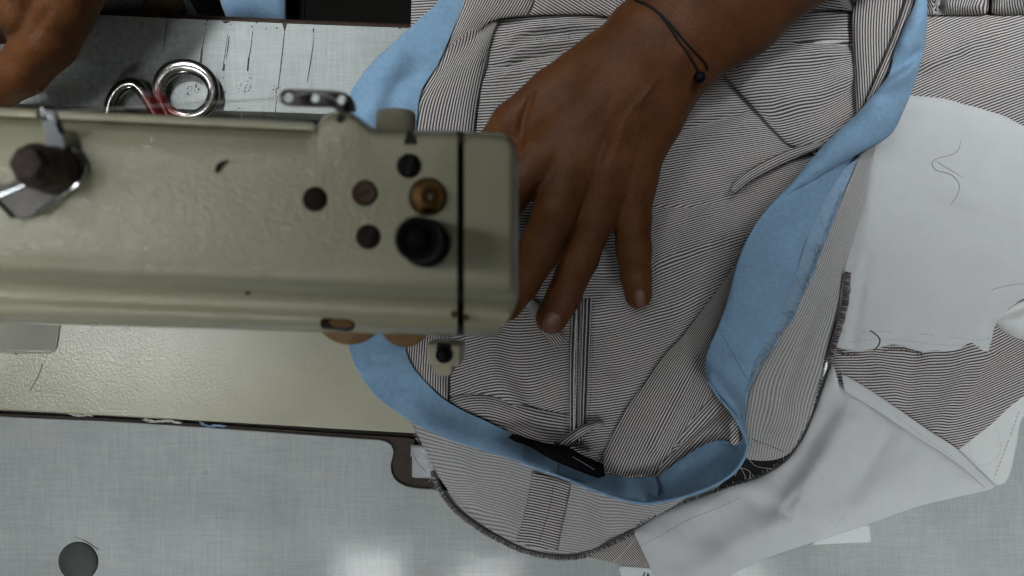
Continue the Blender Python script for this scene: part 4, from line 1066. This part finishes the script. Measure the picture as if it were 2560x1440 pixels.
def strip(name, pts, z, width, mat, side=1):
    q = curve(pts, 6); zz = np.interp(np.linspace(0, 1, len(q)), np.linspace(0, 1, len(z)), z)
    L, R = [], []
    for i in range(len(q)):
        t = q[min(i + 1, len(q) - 1)] - q[max(i - 1, 0)]; t = t / max(1e-6, np.linalg.norm(t)); nn = np.array([-t[1], t[0]]) * side
        w = width * random.uniform(.88, 1.1)
        L.append(P(*q[i], zz[i])); R.append(P(*(q[i] + nn * w), zz[i] - .4))
    b = MB(); b.grid([L, R]); o = b.build(name, mat, gar)
    sd = o.modifiers.new('s', 'SOLIDIFY'); sd.thickness = 0.0006
    return o
e1 = [(2112, 680), (2104, 760), (2080, 850), (2066, 905)]
strip('overlocked_edge', e1, [12.2, 12.6, 12.8, 12.8], 17, SB, -1)
overlock('overlock_stitching', e1, [12.7, 13.2, 13.4, 13.4], M['overlock'], 14, 5.4, .30, -1, .15)
e2 = [(2066, 900), (2054, 960), (2034, 1032), (2008, 1090), (1965, 1150), (1900, 1190), (1830, 1216), (1760, 1242), (1700, 1264), (1640, 1292), (1585, 1322)]
overlock('overlock_stitching', e2, [10, 10, 9.6, 9.2, 8.5, 7.5, 6.5, 6, 5.5, 5, 4.5], M['overlock'], 6, 4.4, .28, 1, .45)
overlock('overlock_stitching', e2, [9.6, 9.6, 9.2, 8.8, 8.1, 7.1, 6.1, 5.6, 5.1, 4.6, 4.1], M['thread_white'], 7, 7.0, .16, 1, .6)
e3 = [(1086, 1178), (1106, 1222), (1140, 1268), (1178, 1300), (1240, 1338), (1310, 1370), (1400, 1388), (1470, 1380), (1530, 1352), (1585, 1322)]
strip('overlocked_edge', e3, [2.4, 2.2, 2.0, 2.0, 2.0, 2.0, 2.0, 2.4, 3.0, 3.6], 13, SB, 1)
overlock('overlock_stitching', e3, [2.9, 2.7, 2.6, 2.6, 2.6, 2.6, 2.6, 3.0, 3.5, 4.2], M['overlock'], 11, 4.8, .28, 1, .18)
e4 = [(2472, 880), (2400, 884), (2336, 884), (2280, 872), (2228, 860), (2182, 874), (2120, 874), (2084, 866)]
overlock('overlock_stitching', [(2475, 868), (2400, 872), (2336, 870), (2280, 862), (2228, 850), (2182, 860), (2120, 862), (2084, 855)], [8.6] * 2, M['cream_lining'], 15, 4.2, .3, 1, .2)
overlock('overlock_stitching', [(2310, 882), (2240, 868), (2182, 882), (2120, 882), (2086, 872)], [7.6] * 2, M['overlock'], 6, 4.2, .25, -1, .7)

def fringe(name, pts, z, mat, n, lo, hi, side=1, r=.13):
    q = curve(pts, 3); b = MB()
    for k in range(n):
        i = random.randrange(1, len(q) - 1)
        t = q[i + 1] - q[i - 1]; t = t / max(1e-6, np.linalg.norm(t)); nn = np.array([-t[1], t[0]]) * side
        L = random.uniform(lo, hi); a = random.uniform(-.8, .8); c = random.uniform(-.5, .5)
        zc = float(np.interp(i / len(q), np.linspace(0, 1, len(z)), z))
        pts_ = [q[i] + (nn * math.cos(a * s) + t * math.sin(a * s + c * s * s)) * L * s for s in (0, .33, .66, 1)]
        b.tube([P(*p, zc + 1.2 * math.sin(3.14 * s)) for p, s in zip(pts_, (0, .33, .66, 1))], r / 1000, 5)
    return b.build(name, mat, gar)
fringe('frayed_threads', [(2080, 565), (2030, 690), (1985, 790), (1935, 868), (1892, 930), (1870, 990)], [18.5] * 2, M['blue_thread'], 14, 14, 40, 1, .12)
fringe('frayed_threads', [(2080, 565), (2030, 690), (1985, 790), (1935, 868), (1892, 930), (1870, 990)], [18.8] * 2, M['thread_white'], 30, 6, 22, 1, .09)
fringe('frayed_threads', [(2110, 480), (2080, 560), (2030, 690), (1985, 790), (1935, 868), (1892, 930), (1870, 990)], [18.2] * 2, M['blue_back'], 170, 3, 12, 1, .16)
fringe('frayed_threads', [(2110, 480), (2084, 560), (2034, 690), (1989, 792), (1938, 868), (1895, 930), (1872, 990)], [17.2] * 2, M['thread_white'], 90, 3, 10, 1, .10)
fringe('frayed_threads', [(1085, 1180), (1100, 1215), (1120, 1240)], [4, 3], M['thread_white'], 16, 6, 26, 1, .12)
fringe('frayed_threads', [(1030, 1060), (1060, 1120), (1085, 1175)], [14, 8], M['thread_white'], 60, 3, 11, 1, .10)
fringe('frayed_threads', [(1580, 1326), (1650, 1288), (1720, 1258), (1800, 1228)], [6.0] * 2, M['thread_white'], 30, 4, 18, -1, .12)
fringe('frayed_threads', [(1300, 1372), (1400, 1396), (1480, 1390)], [2.5] * 2, M['thread_white'], 26, 4, 16, 1, .12)
b = MB()
for pts, z_ in [([(1880, 1080), (1876, 1100), (1890, 1114), (1915, 1112), (1922, 1102)], 17), ([(1838, 1190), (1846, 1172), (1862, 1172), (1876, 1182), (1872, 1200)], 18), ([(1844, 1156), (1858, 1180), (1866, 1198)], 19), ([(2004, 1042), (1996, 1080), (1976, 1128)], 16), ([(2000, 1050), (1990, 1090), (1972, 1134)], 16),
                ([(1870, 1145), (1890, 1165), (1930, 1172)], 12), ([(1645, 1272), (1625, 1296), (1600, 1310)], 12), ([(1590, 1345), (1560, 1380), (1532, 1408)], 6.2), ([(1120, 1090), (1114, 1118), (1124, 1126), (1118, 1120)], 18)]:
    q = curve(pts, 4); b = MB(); b.tube([P(x, y, z_ + math.sin(i * .5) * .4) for i, (x, y) in enumerate(q)], 0.00016, 5)
    b.build('frayed_thread', M['thread_white'], gar)
# sheer frayed edge of the reversed band
thread('loose_thread', [(2402, 352), (2396, 375), (2376, 388), (2344, 396), (2330, 408), (2340, 425), (2378, 436), (2398, 462), (2392, 490), (2376, 512)], lambda X, Y: HF['bagr'](X, Y) + .4, 0.14, M['thread_grey'], 'grey curled thread on the right white pocket bag, looped like a hook')
thread('loose_thread', [(2344, 404), (2368, 420), (2405, 442)], lambda X, Y: HF['bagr'](X, Y) + .4, 0.12, M['thread_grey'], 'short grey thread crossing the hooked one on the right pocket bag')
thread('loose_thread', [(2640, 716), (2560, 710), (2530, 712), (2480, 724)], lambda X, Y: HF['bagr'](X, Y) + .5, 0.14, M['thread_grey'], 'thin grey thread at the right edge of the white pocket bag')
thread('loose_thread', [(2176, 826), (2192, 838), (2200, 850), (2196, 864), (2184, 876)], lambda X, Y: HF['bagr'](X, Y) + .6, 0.35, M['thread_brown'], 'dark brown curved thread end over the pocket bag hem')
thread('loose_thread', [(2420, 1108), (2430, 1145), (2450, 1162), (2475, 1158), (2500, 1132), (2495, 1080), (2485, 1066)], lambda X, Y: np.maximum(HF['whitefold'](X, Y), 2.4) + .3, 0.05, M['thread_grey'], 'fine grey thread loop on the cream lining at the lower right')
thread('loose_thread', [(1032, 1130), (1040, 1150), (1056, 1170), (1066, 1182)], 1.4, 0.10, M['thread_dark'], 'fine dark thread across the chrome hinge')

# ================================================================ PAPER SLIPS
def paper(name, ol, z, label):
    o, _ = cloth(name, ol, M['paper'], None, zb=z, res=14, thick=0.2)
    return tag(o, label, 'paper slip', 'white paper slips under the trousers')
paper('paper_slip', [(2030, 1362, 1), (2060, 1320, 1), (2175, 1311, 1), (2178, 1356, 1)], 0.6, 'blank white paper slip poking out under the lower pocket bag')
ps = paper('paper_slip', [(1545, 1414, 1), (1640, 1421, 1), (1760, 1440, 1), (1780, 1560, 1), (1590, 1560, 1)], 0.6, 'white paper slip with printed letters at the bottom of the picture')
cu = bpy.data.curves.new('txt', 'FONT'); cu.body = 'IN'; cu.size = 0.0085; cu.align_x = 'CENTER'
to = bpy.data.objects.new('tmp_text', cu); COL.objects.link(to)
dg = bpy.context.evaluated_depsgraph_get(); dg.update()
tm = bpy.data.meshes.new_from_object(to.evaluated_get(dg))
bpy.data.objects.remove(to)
tm.transform(Matrix.Translation(P(1619, 1456, 0.9)) @ Matrix.Rotation(math.radians(-14), 4, 'Z'))
tm.materials.clear()
txt = link('printed_letters', tm, M['ink'], None, smooth=False); txt.parent = ps

# ================================================================ HANDS (signed distance field -> surface)
def surface_nets(F, org, h):
    ins = F < 0
    nx, ny, nz = F.shape
    cs = [(i, j, k) for i in (0, 1) for j in (0, 1) for k in (0, 1)]
    sl = lambda A, c: A[c[0]:nx - 1 + c[0], c[1]:ny - 1 + c[1], c[2]:nz - 1 + c[2]]
    cnt = np.zeros((nx - 1, ny - 1, nz - 1), np.int8)
    for c in cs: cnt += sl(ins, c)
    act = (cnt > 0) & (cnt < 8)
    idx = -np.ones(act.shape, np.int64)
    cells = np.argwhere(act); idx[act] = np.arange(len(cells))
    acc = np.zeros((len(cells), 3)); num = np.zeros(len(cells))
    vals = {c: F[cells[:, 0] + c[0], cells[:, 1] + c[1], cells[:, 2] + c[2]] for c in cs}
    for a in cs:
        for ax in range(3):
            if a[ax]: continue
            bb = list(a); bb[ax] = 1; bb = tuple(bb)
            va, vb = vals[a], vals[bb]; m = (va < 0) != (vb < 0)
            t = np.where(m, va / np.where(m, va - vb, 1), 0)
            p = np.tile(np.array(a, float), (len(cells), 1)); p[:, ax] = t
            acc[m] += p[m]; num[m] += 1
    V = (cells + acc / num[:, None]) * h + org
    Q = []
    for ax in range(3):
        o1, o2 = (ax + 1) % 3, (ax + 2) % 3
        s0 = [slice(None)] * 3; s1 = [slice(None)] * 3
        s0[ax] = slice(0, -1); s1[ax] = slice(1, None)
        ch = ins[tuple(s0)] != ins[tuple(s1)]
        e = np.argwhere(ch)
        ok = (e[:, o1] > 0) & (e[:, o2] > 0) & (e[:, o1] < F.shape[o1] - 1) & (e[:, o2] < F.shape[o2] - 1)
        e = e[ok]
        fl = ins[tuple(s0)][tuple(e.T)]
        quad = []
        for d1, d2 in ((0, 0), (-1, 0), (-1, -1), (0, -1)):
            c = e.copy(); c[:, o1] += d1; c[:, o2] += d2
            quad.append(idx[tuple(c.T)])
        q = np.stack(quad, -1); q[~fl] = q[~fl][:, ::-1]
        Q.append(q)
    Q = np.concatenate(Q); Q = Q[(Q >= 0).all(1)]
    return V, Q

def cone_sdf(G, a, b, ra, rb):
    ba = b - a; L2 = float(ba @ ba) + 1e-9
    pa = G - a
    t = np.clip((pa @ ba) / L2, 0, 1)
    return np.linalg.norm(pa - t[..., None] * ba, axis=-1) - (ra + (rb - ra) * t)

def smin(a, b, k):
    h = np.clip(0.5 + 0.5 * (b - a) / k, 0, 1)
    return b + (a - b) * h - k * h * (1 - h)

def build_limb(name, groups, base, h, person, creases=(), k_in=3.0, k_palm=9.0):
    """groups: finger chains; base: palm/forearm cones; all points (px, py, z mm, r mm)"""
    w = lambda p: np.array(P(p[0], p[1], p[2]), float) * 1000
    allp = [(w(p), p[3]) for ch in list(groups) + list(base) for p in ch]
    lo = np.min([p - r for p, r in allp], 0) - 3; hi = np.max([p + r for p, r in allp], 0) + 3
    n = np.ceil((hi - lo) / h).astype(int) + 1
    ax = [lo[i] + h * np.arange(n[i]) for i in range(3)]
    out = np.empty(tuple(n), np.float32)
    for i0 in range(0, n[0], 24):
        i1 = min(n[0], i0 + 24)
        G = np.stack(np.meshgrid(ax[0][i0:i1], ax[1], ax[2], indexing='ij'), -1).astype(np.float32)
        D = None
        for ch in base:
            for p, q in zip(ch[:-1], ch[1:]):
                d = cone_sdf(G, w(p).astype(np.float32), w(q).astype(np.float32), p[3], q[3])
                D = d if D is None else smin(D, d, 13.0)
        Fg = None
        for ch in groups:
            f = None
            for p, q in zip(ch[:-1], ch[1:]):
                d = cone_sdf(G, w(p).astype(np.float32), w(q).astype(np.float32), p[3], q[3])
                f = d if f is None else smin(f, d, k_in)
            Fg = f if Fg is None else np.minimum(Fg, f)
        out[i0:i1] = D if Fg is None else smin(D, Fg, k_palm)
    V, Q = surface_nets(out, lo, h)
    me = bpy.data.meshes.new(name)
    me.from_pydata([tuple(v) for v in V / 1000], [], [tuple(q) for q in Q])
    bm = bmesh.new(); bm.from_mesh(me)
    for _ in range(3):
        bmesh.ops.smooth_vert(bm, verts=bm.verts, factor=0.5, use_axis_x=True, use_axis_y=True, use_axis_z=True)
    bmesh.ops.recalc_face_normals(bm, faces=bm.faces)
    bm.to_mesh(me); bm.free()
    # skin creases and tendons: (pts px, depth mm, width mm); only on the upper side
    nv = len(me.vertices)
    co = np.zeros(nv * 3); me.vertices.foreach_get('co', co); co = co.reshape(-1, 3)
    no = np.array([tuple(v.normal) for v in me.vertices])
    s = H / (H - co[:, 2]); X = co[:, 0] * PXM * s + 1280; Y = 720 - co[:, 1] * PXM * s
    disp = np.zeros(nv)
    for pts, dep, wd in creases:
        d = seg_dist(X, Y, curve(pts, 5)) / 4.2
        disp += dep * np.exp(-(d / wd) ** 2) * np.clip(no[:, 2] * 1.6, 0, 1)
    co += no * (disp / 1000)[:, None]
    me.vertices.foreach_set('co', co.ravel()); me.update()
    o = link(name, me, M['skin'], person)
    return o

person = empty('person', P(1600, 100, 30), 'operator with bare brown forearms, left hand pressing flat on the striped cloth', 'person')
# left hand
ring = [(1516, 436, 36, 12.0), (1488, 545, 36, 11.6), (1448, 645, 29, 11.4), (1410, 740, 18.5, 10.2), (1379, 795, 15, 9.8)]
mid = [(1430, 424, 39, 12.8), (1388, 530, 43, 12.6), (1350, 622, 38, 12.4), (1302, 706, 26, 11.0), (1266, 764, 17.5, 9.6)]
idx = [(1346, 398, 37, 12.6), (1308, 448, 40, 11.6), (1262, 505, 40, 11.2), (1210, 585, 27, 10.0), (1182, 650, 16, 9.2)]
pin = [(1586, 452, 31, 11.4), (1580, 545, 28, 11.2), (1584, 625, 24, 10.4), (1590, 690, 17.5, 9.2), (1596, 738, 14, 8.3)]
thumb = [(1508, 152, 31, 17.5), (1382, 232, 29, 14.6), (1282, 308, 26, 12.6), (1222, 385, 20, 11.4), (1200, 440, 17, 10)]
base = [[(1604, 93, 36, 18.5), (1500, 240, 36, 15), (1346, 398, 37, 12.4)], [(1625, 110, 36, 18), (1530, 260, 37, 15), (1432, 424, 39, 12.6)],
        [(1655, 150, 35, 18), (1575, 280, 35, 14), (1516, 436, 36, 12.0)], [(1680, 185, 32, 18), (1640, 290, 30, 14), (1588, 452, 30, 11.2)],
        [(1560, 250, 26, 15), (1490, 380, 25, 12)], [(1500, 210, 28, 16), (1400, 300, 26, 13), (1345, 375, 28, 11.5)], [(1445, 420, 33, 12), (1462, 500, 31, 9.5)], [(1535, 430, 31, 11.5), (1545, 500, 27, 8.5)], [(1380, 400, 33, 11), (1372, 440, 33, 9)],
        [(1604, 93, 36, 18.5), (1790, -60, 44, 21), (2150, -350, 70, 27)], [(1680, 185, 33, 18), (1850, 45, 38, 21), (2230, -270, 66, 27)], [(1642, 140, 37, 18), (1820, -5, 43, 22), (2190, -310, 72, 27)]]
cr = [([(1418, 628), (1450, 636), (1486, 648)], -0.8, 0.9), ([(1422, 640), (1450, 648), (1480, 660)], -0.8, 0.8), ([(1428, 616), (1456, 622), (1488, 634)], -0.35, 0.8), ([(1385, 742), (1412, 748), (1440, 760)], -0.4, 0.8),
      ([(1550, 612), (1582, 606), (1618, 600)], -0.75, 0.9), ([(1552, 624), (1582, 618), (1618, 612)], -0.7, 0.8), ([(1560, 692), (1590, 688), (1620, 684)], -0.4, 0.8), ([(1310, 610), (1350, 620), (1392, 640)], -0.45, 0.8), ([(1312, 628), (1350, 640), (1384, 656)], -0.4, 0.7),
      ([(1556, 250), (1500, 330), (1440, 425)], 0.38, 2.8), ([(1590, 260), (1550, 350), (1520, 430)], 0.34, 2.8), ([(1520, 230), (1430, 320), (1360, 390)], 0.3, 2.8), ([(1640, 300), (1610, 380), (1590, 445)], 0.28, 2.8),
      ([(1470, 420), (1450, 470), (1430, 500)], -0.4, 3), ([(1555, 440), (1545, 480), (1535, 520)], -0.4, 3), ([(1395, 395), (1375, 440)], -0.8, 2.5), ([(1328, 238), (1308, 295), (1298, 360)], -2.2, 2.2), ([(1345, 470), (1332, 500)], -1.0, 2.5), ([(1455, 395), (1440, 440)], -0.6, 3.5), ([(1500, 470), (1520, 478)], -0.25, 1.0), ([(1480, 250), (1520, 330), (1500, 400)], 0.5, 1.3), ([(1620, 230), (1560, 300), (1545, 370)], 0.45, 1.2), ([(1590, 90), (1640, 60), (1700, 40)], -0.35, 1.5), ([(1380, 812), (1392, 822)], -0.2, .8), ([(1395, 660), (1425, 560)], -0.3, 2),
      ([(1700, 140), (1690, 190)], 0.8, 5), ([(1640, 200), (1600, 260), (1600, 330)], 0.5, 1.2), ([(1560, 330), (1580, 400)], 0.35, 1.0)]
arm_l = build_limb('arm', [ring, mid, idx, pin, thumb], base, 1.15, person, cr)
arm_l['label'] = 'left forearm and hand pressing flat on the cloth'
# right hand, closed, at the top left
base2 = [[(260, -420, 80, 27), (215, -200, 62, 24), (178, -70, 53, 19)], [(150, -420, 80, 27), (150, -210, 66, 22), (115, -95, 60, 14)], [(40, -420, 78, 24), (60, -220, 68, 19), (45, -110, 62, 13)], [(45, -110, 62, 13), (-30, -120, 60, 12), (-100, -125, 56, 11)], [(60, -220, 68, 19), (-60, -170, 60, 14)]]
g2 = [[(178, -70, 53, 19.5), (156, 18, 50, 18), (118, 102, 44, 16.5), (55, 178, 36, 14.2), (-10, 225, 28, 12.2), (-40, 240, 24, 11)],
      [(115, -95, 60, 13.5), (72, -30, 60, 11.8), (50, 40, 54, 11), (58, 80, 40, 10)],
      [(40, -110, 62, 12.5), (-2, -40, 60, 11), (-22, 30, 52, 10.5), (-5, 70, 36, 9.5)],
      [(-40, -120, 60, 12), (-85, -40, 56, 10.5), (-92, 30, 46, 9.5), (-70, 60, 32, 8.5)],
      [(-100, -125, 58, 11), (-150, -60, 50, 9.5), (-155, 0, 40, 8.5), (-130, 20, 28, 8)]]
cr2 = [([(110, 160), (130, 150), (150, 140)], -0.7, 1.5), ([(60, 200), (90, 190)], -0.4, 1.2), ([(120, 30), (100, 60), (60, 110)], -0.8, 3)]
arm_r = build_limb('arm', g2, base2, 1.5, person, cr2)
arm_r['label'] = 'right hand half closed at the top left'

# fingernails, moulded on the skin
bpy.context.view_layer.update()
def bvh_of(o):
    return BVHTree.FromPolygons([v.co.copy() for v in o.data.vertices], [tuple(p.vertices) for p in o.data.polygons])
BL = bvh_of(arm_l); CAM = Vector((0, 0, H))
def hit(px, py, bv=BL):
    d = (P(px, py, 0) - CAM).normalized()
    r = bv.ray_cast(CAM, d)
    return r[0], r[1]
def nail(c, ax, la, lb):
    ax = np.array(ax, float); ax /= np.linalg.norm(ax); pe = np.array([-ax[1], ax[0]])
    rows = []
    for i in range(9):
        u = -1 + 2 * i / 8
        row = []
        for j in range(9):
            v = -1 + 2 * j / 8
            wv = (1 - abs(u) ** 3.5 * 0.45)
            p = np.array(c) + ax * u * la + pe * v * lb * wv
            h_, n_ = hit(*p)
            if h_ is None: return
            row.append(h_ + n_ * (0.00035 * (1 - 0.8 * max(abs(u), abs(v)) ** 4)))
        rows.append(row)
    mb = MB().grid(rows)
    o = mb.build('fingernail', M['nail'], None)
    o.parent = arm_l
nail((1379, 806), (-.42, .9), 24, 21)
nail((1601, 746), (.1, 1), 22, 13)

# cord bracelet, lying on the wrist
br = empty('cord_bracelet', P(1690, 100, 50), 'thin black cord bracelet with one black bead round the left wrist', 'bracelet')
def wrap(pts, lift=0.0006):
    out = []
    for x, y in curve(pts, 6):
        h_, n_ = hit(x, y)
        out.append(h_ + n_ * lift if h_ is not None else P(x, y, 24))
    return out
b = MB()
c1 = wrap([(1575, -10), (1588, 2), (1615, 10), (1640, 26), (1668, 52), (1700, 90), (1735, 128), (1760, 155), (1768, 172)]) + [P(1766, 185, 31), P(1757, 192, 31)]
c2 = wrap([(1578, -8), (1590, 4), (1616, 13), (1642, 30), (1664, 54), (1690, 94), (1718, 132), (1738, 165), (1746, 182)])
b.tube(c1, 0.00062, 8); b.tube(c2, 0.00062, 8)
lowp = [c1[0], P(1585, -30, 22), P(1640, 40, 12), P(1720, 150, 10), P(1765, 190, 18), c1[-1]]
b.tube(lowp, 0.00062, 8)
b.build('cord', M['cord'], br)
bh, bn = hit(1744, 186)
b = MB(); bc = (bh + bn * 0.0028) if bh is not None else P(1750, 193, 34)
bc = P(1750, 193, max(30.0, bc.z * 1000))
b.lathe(bc - Vector((0, 0, 0.0034)), [(0.0004, 0), (0.0022, 0.0007), (0.0032, 0.0022), (0.0034, 0.0034), (0.0031, 0.0048), (0.002, 0.0062), (0.0004, 0.0067)], 20)
b.build('bead', M['black_paint'], br)
b = MB(); b.tube([P(1756, 198, 32), P(1766, 200, 31), P(1769, 206, 30)], 0.0006, 6); b.tube([P(1754, 202, 31), P(1759, 210, 30)], 0.0006, 6)
b.build('cord_end', M['cord'], br)

# ================================================================ LAP AND FLOOR
tr = MB()
for pts in ([(460, -300, -60, 70), (520, -60, -75, 66), (470, 120, -95, 60)], ):
    pass
def blob(name, ol, mat, parent, zb, puff, puffw, **k):
    o, _ = cloth(name, ol, mat, parent, zb=zb, puff=puff, puffw=puffw, res=14, **k); return o
o = blob('trousers', [(440, -300, 1), (460, -10), (500, 40), (560, 90), (600, 160, 1), (720, 160, 1), (760, 100), (764, -10), (790, -300, 1)], M['black_cloth'], person, -95, 16, 50, thick=2)
o = blob('cloth_piece', [(520, -300, 1), (545, -20), (575, 70), (590, 130, 1), (716, 135, 1), (717, 60), (712, -300, 1)], M['blue'], None, -72, 12, 30, thick=0.8)
tag(o, 'blue cloth panel hanging in front of the operator below the table edge', 'cloth')
o = blob('cloth_piece', [(200, -300, 1), (200, 20), (300, 30), (345, 22), (360, 0), (420, -300, 1)], M['pale_stripe'], None, -14, 6, 26, stripes=('a', -28), period=5.5, thick=0.8)
tag(o, 'pale striped cloth on the operator\'s lap by the right hand', 'cloth')
o = blob('cloth_piece', [(300, 10), (345, 24), (356, 4), (352, -60), (420, -80), (450, -20), (470, 30), (462, 80, 1), (380, 90, 1), (300, 60, 1)], M['tan_cloth'], None, -20, 7, 16, noise=[(71, 40, 2.0)], thick=2)
tag(o, 'crumpled tan cloth edge peeking over the table edge', 'cloth')
o = blob('cloth_piece', [(440, -30, 1), (465, -10), (485, 20), (492, 45), (470, 60, 1), (448, 50)], M['cream_lining'], None, -22, 4, 10, thick=0.8)
tag(o, 'small white cloth corner beside the tan cloth below the table', 'cloth')
fl = MB(); fl.box((-4, -4, -0.80), (4, 4, -0.75)); tag(fl.build('floor', M['floor'], None, smooth=False), kind='structure')

# ================================================================ CAMERA, LIGHT, WORLD
cam = bpy.data.cameras.new('camera'); co_ = bpy.data.objects.new('camera', cam); COL.objects.link(co_)
co_.location = (0, 0, H)
cam.sensor_width = 36; cam.lens = 18 / (0.32 / H)
cam.clip_start = 0.01; cam.clip_end = 50
cam.dof.use_dof = True; cam.dof.focus_distance = H - 0.012; cam.dof.aperture_fstop = 6.5; cam.dof.aperture_blades = 7
scene.camera = co_

def lamp(name, x, y, z, sx, sy, watts, col=(0.965, 1.0, 1.01), target=None):
    l = bpy.data.lights.new(name, 'AREA'); l.shape = 'RECTANGLE'; l.size = sx; l.size_y = sy; l.energy = watts; l.color = col
    o = bpy.data.objects.new(name, l); COL.objects.link(o); o.location = (x, y, z)
    if target:
        d = Vector(target) - o.location
        o.rotation_euler = d.to_track_quat('-Z', 'Y').to_euler()
    return o
def beam(x, y, z, target, watts, spread, size=0.3):  # added narrow beams that brighten the surroundings and leave the centre dark
    o = lamp('added_beam', x, y, z, size, size, watts, target=target)
    o.data.spread = math.radians(spread)
lamp('ceiling_tube', -0.41, -0.82, 2.0, 0.17, 0.11, 0.65)
lamp('ceiling_tube', -0.07, -0.85, 2.0, 0.17, 0.11, 0.6)
lamp('ceiling_tube', 0.64, -0.86, 2.0, 0.17, 0.11, 0.6)
lamp('ceiling_tube', -1.7, 0.25, 1.9, 0.25, 1.5, 7.0, target=(0, 0, 0))
BEAMS = [(0.8, 0.6, 1.6, (0.41, 0.18, 0), 0.25, 20), (0.9, -0.1, 1.6, (0.42, -0.05, 0), 0.07, 18), (0.9, -1.3, 1.8, (0.28, -0.27, 0), 0.26, 13),
         (-0.75, -1.3, 1.8, (-0.19, -0.23, 0), 0.19, 15), (-0.75, 1.25, 1.8, (-0.22, 0.26, 0), 0.52, 16), (-0.9, 0.0, 1.6, (-0.36, 0.0, 0.2), 0.10, 22),
         (0.45, 0.9, 1.6, (0.26, 0.32, 0), 0.36, 17), (-0.75, -1.6, 1.3, (-0.27, 0.0, 0.22), 0.05, 12)]
for B_ in BEAMS: beam(*B_)

w = bpy.data.worlds.new('World'); scene.world = w; w.use_nodes = True
bg = w.node_tree.nodes['Background']; bg.inputs[0].default_value = (0.92, 0.97, 1.0, 1); bg.inputs[1].default_value = 0.013

scene.render.engine = 'CYCLES'
scene.view_settings.view_transform = 'Standard'; scene.view_settings.look = 'None'
scene.view_settings.exposure = 0.0; scene.view_settings.gamma = 1.0; scene.view_settings.use_curve_mapping = False
scene.cycles.use_denoising = True
scene.cycles.max_bounces = 6
scene.cycles.filter_width = 1.45
scene.cycles.sample_clamp_indirect = 4.0
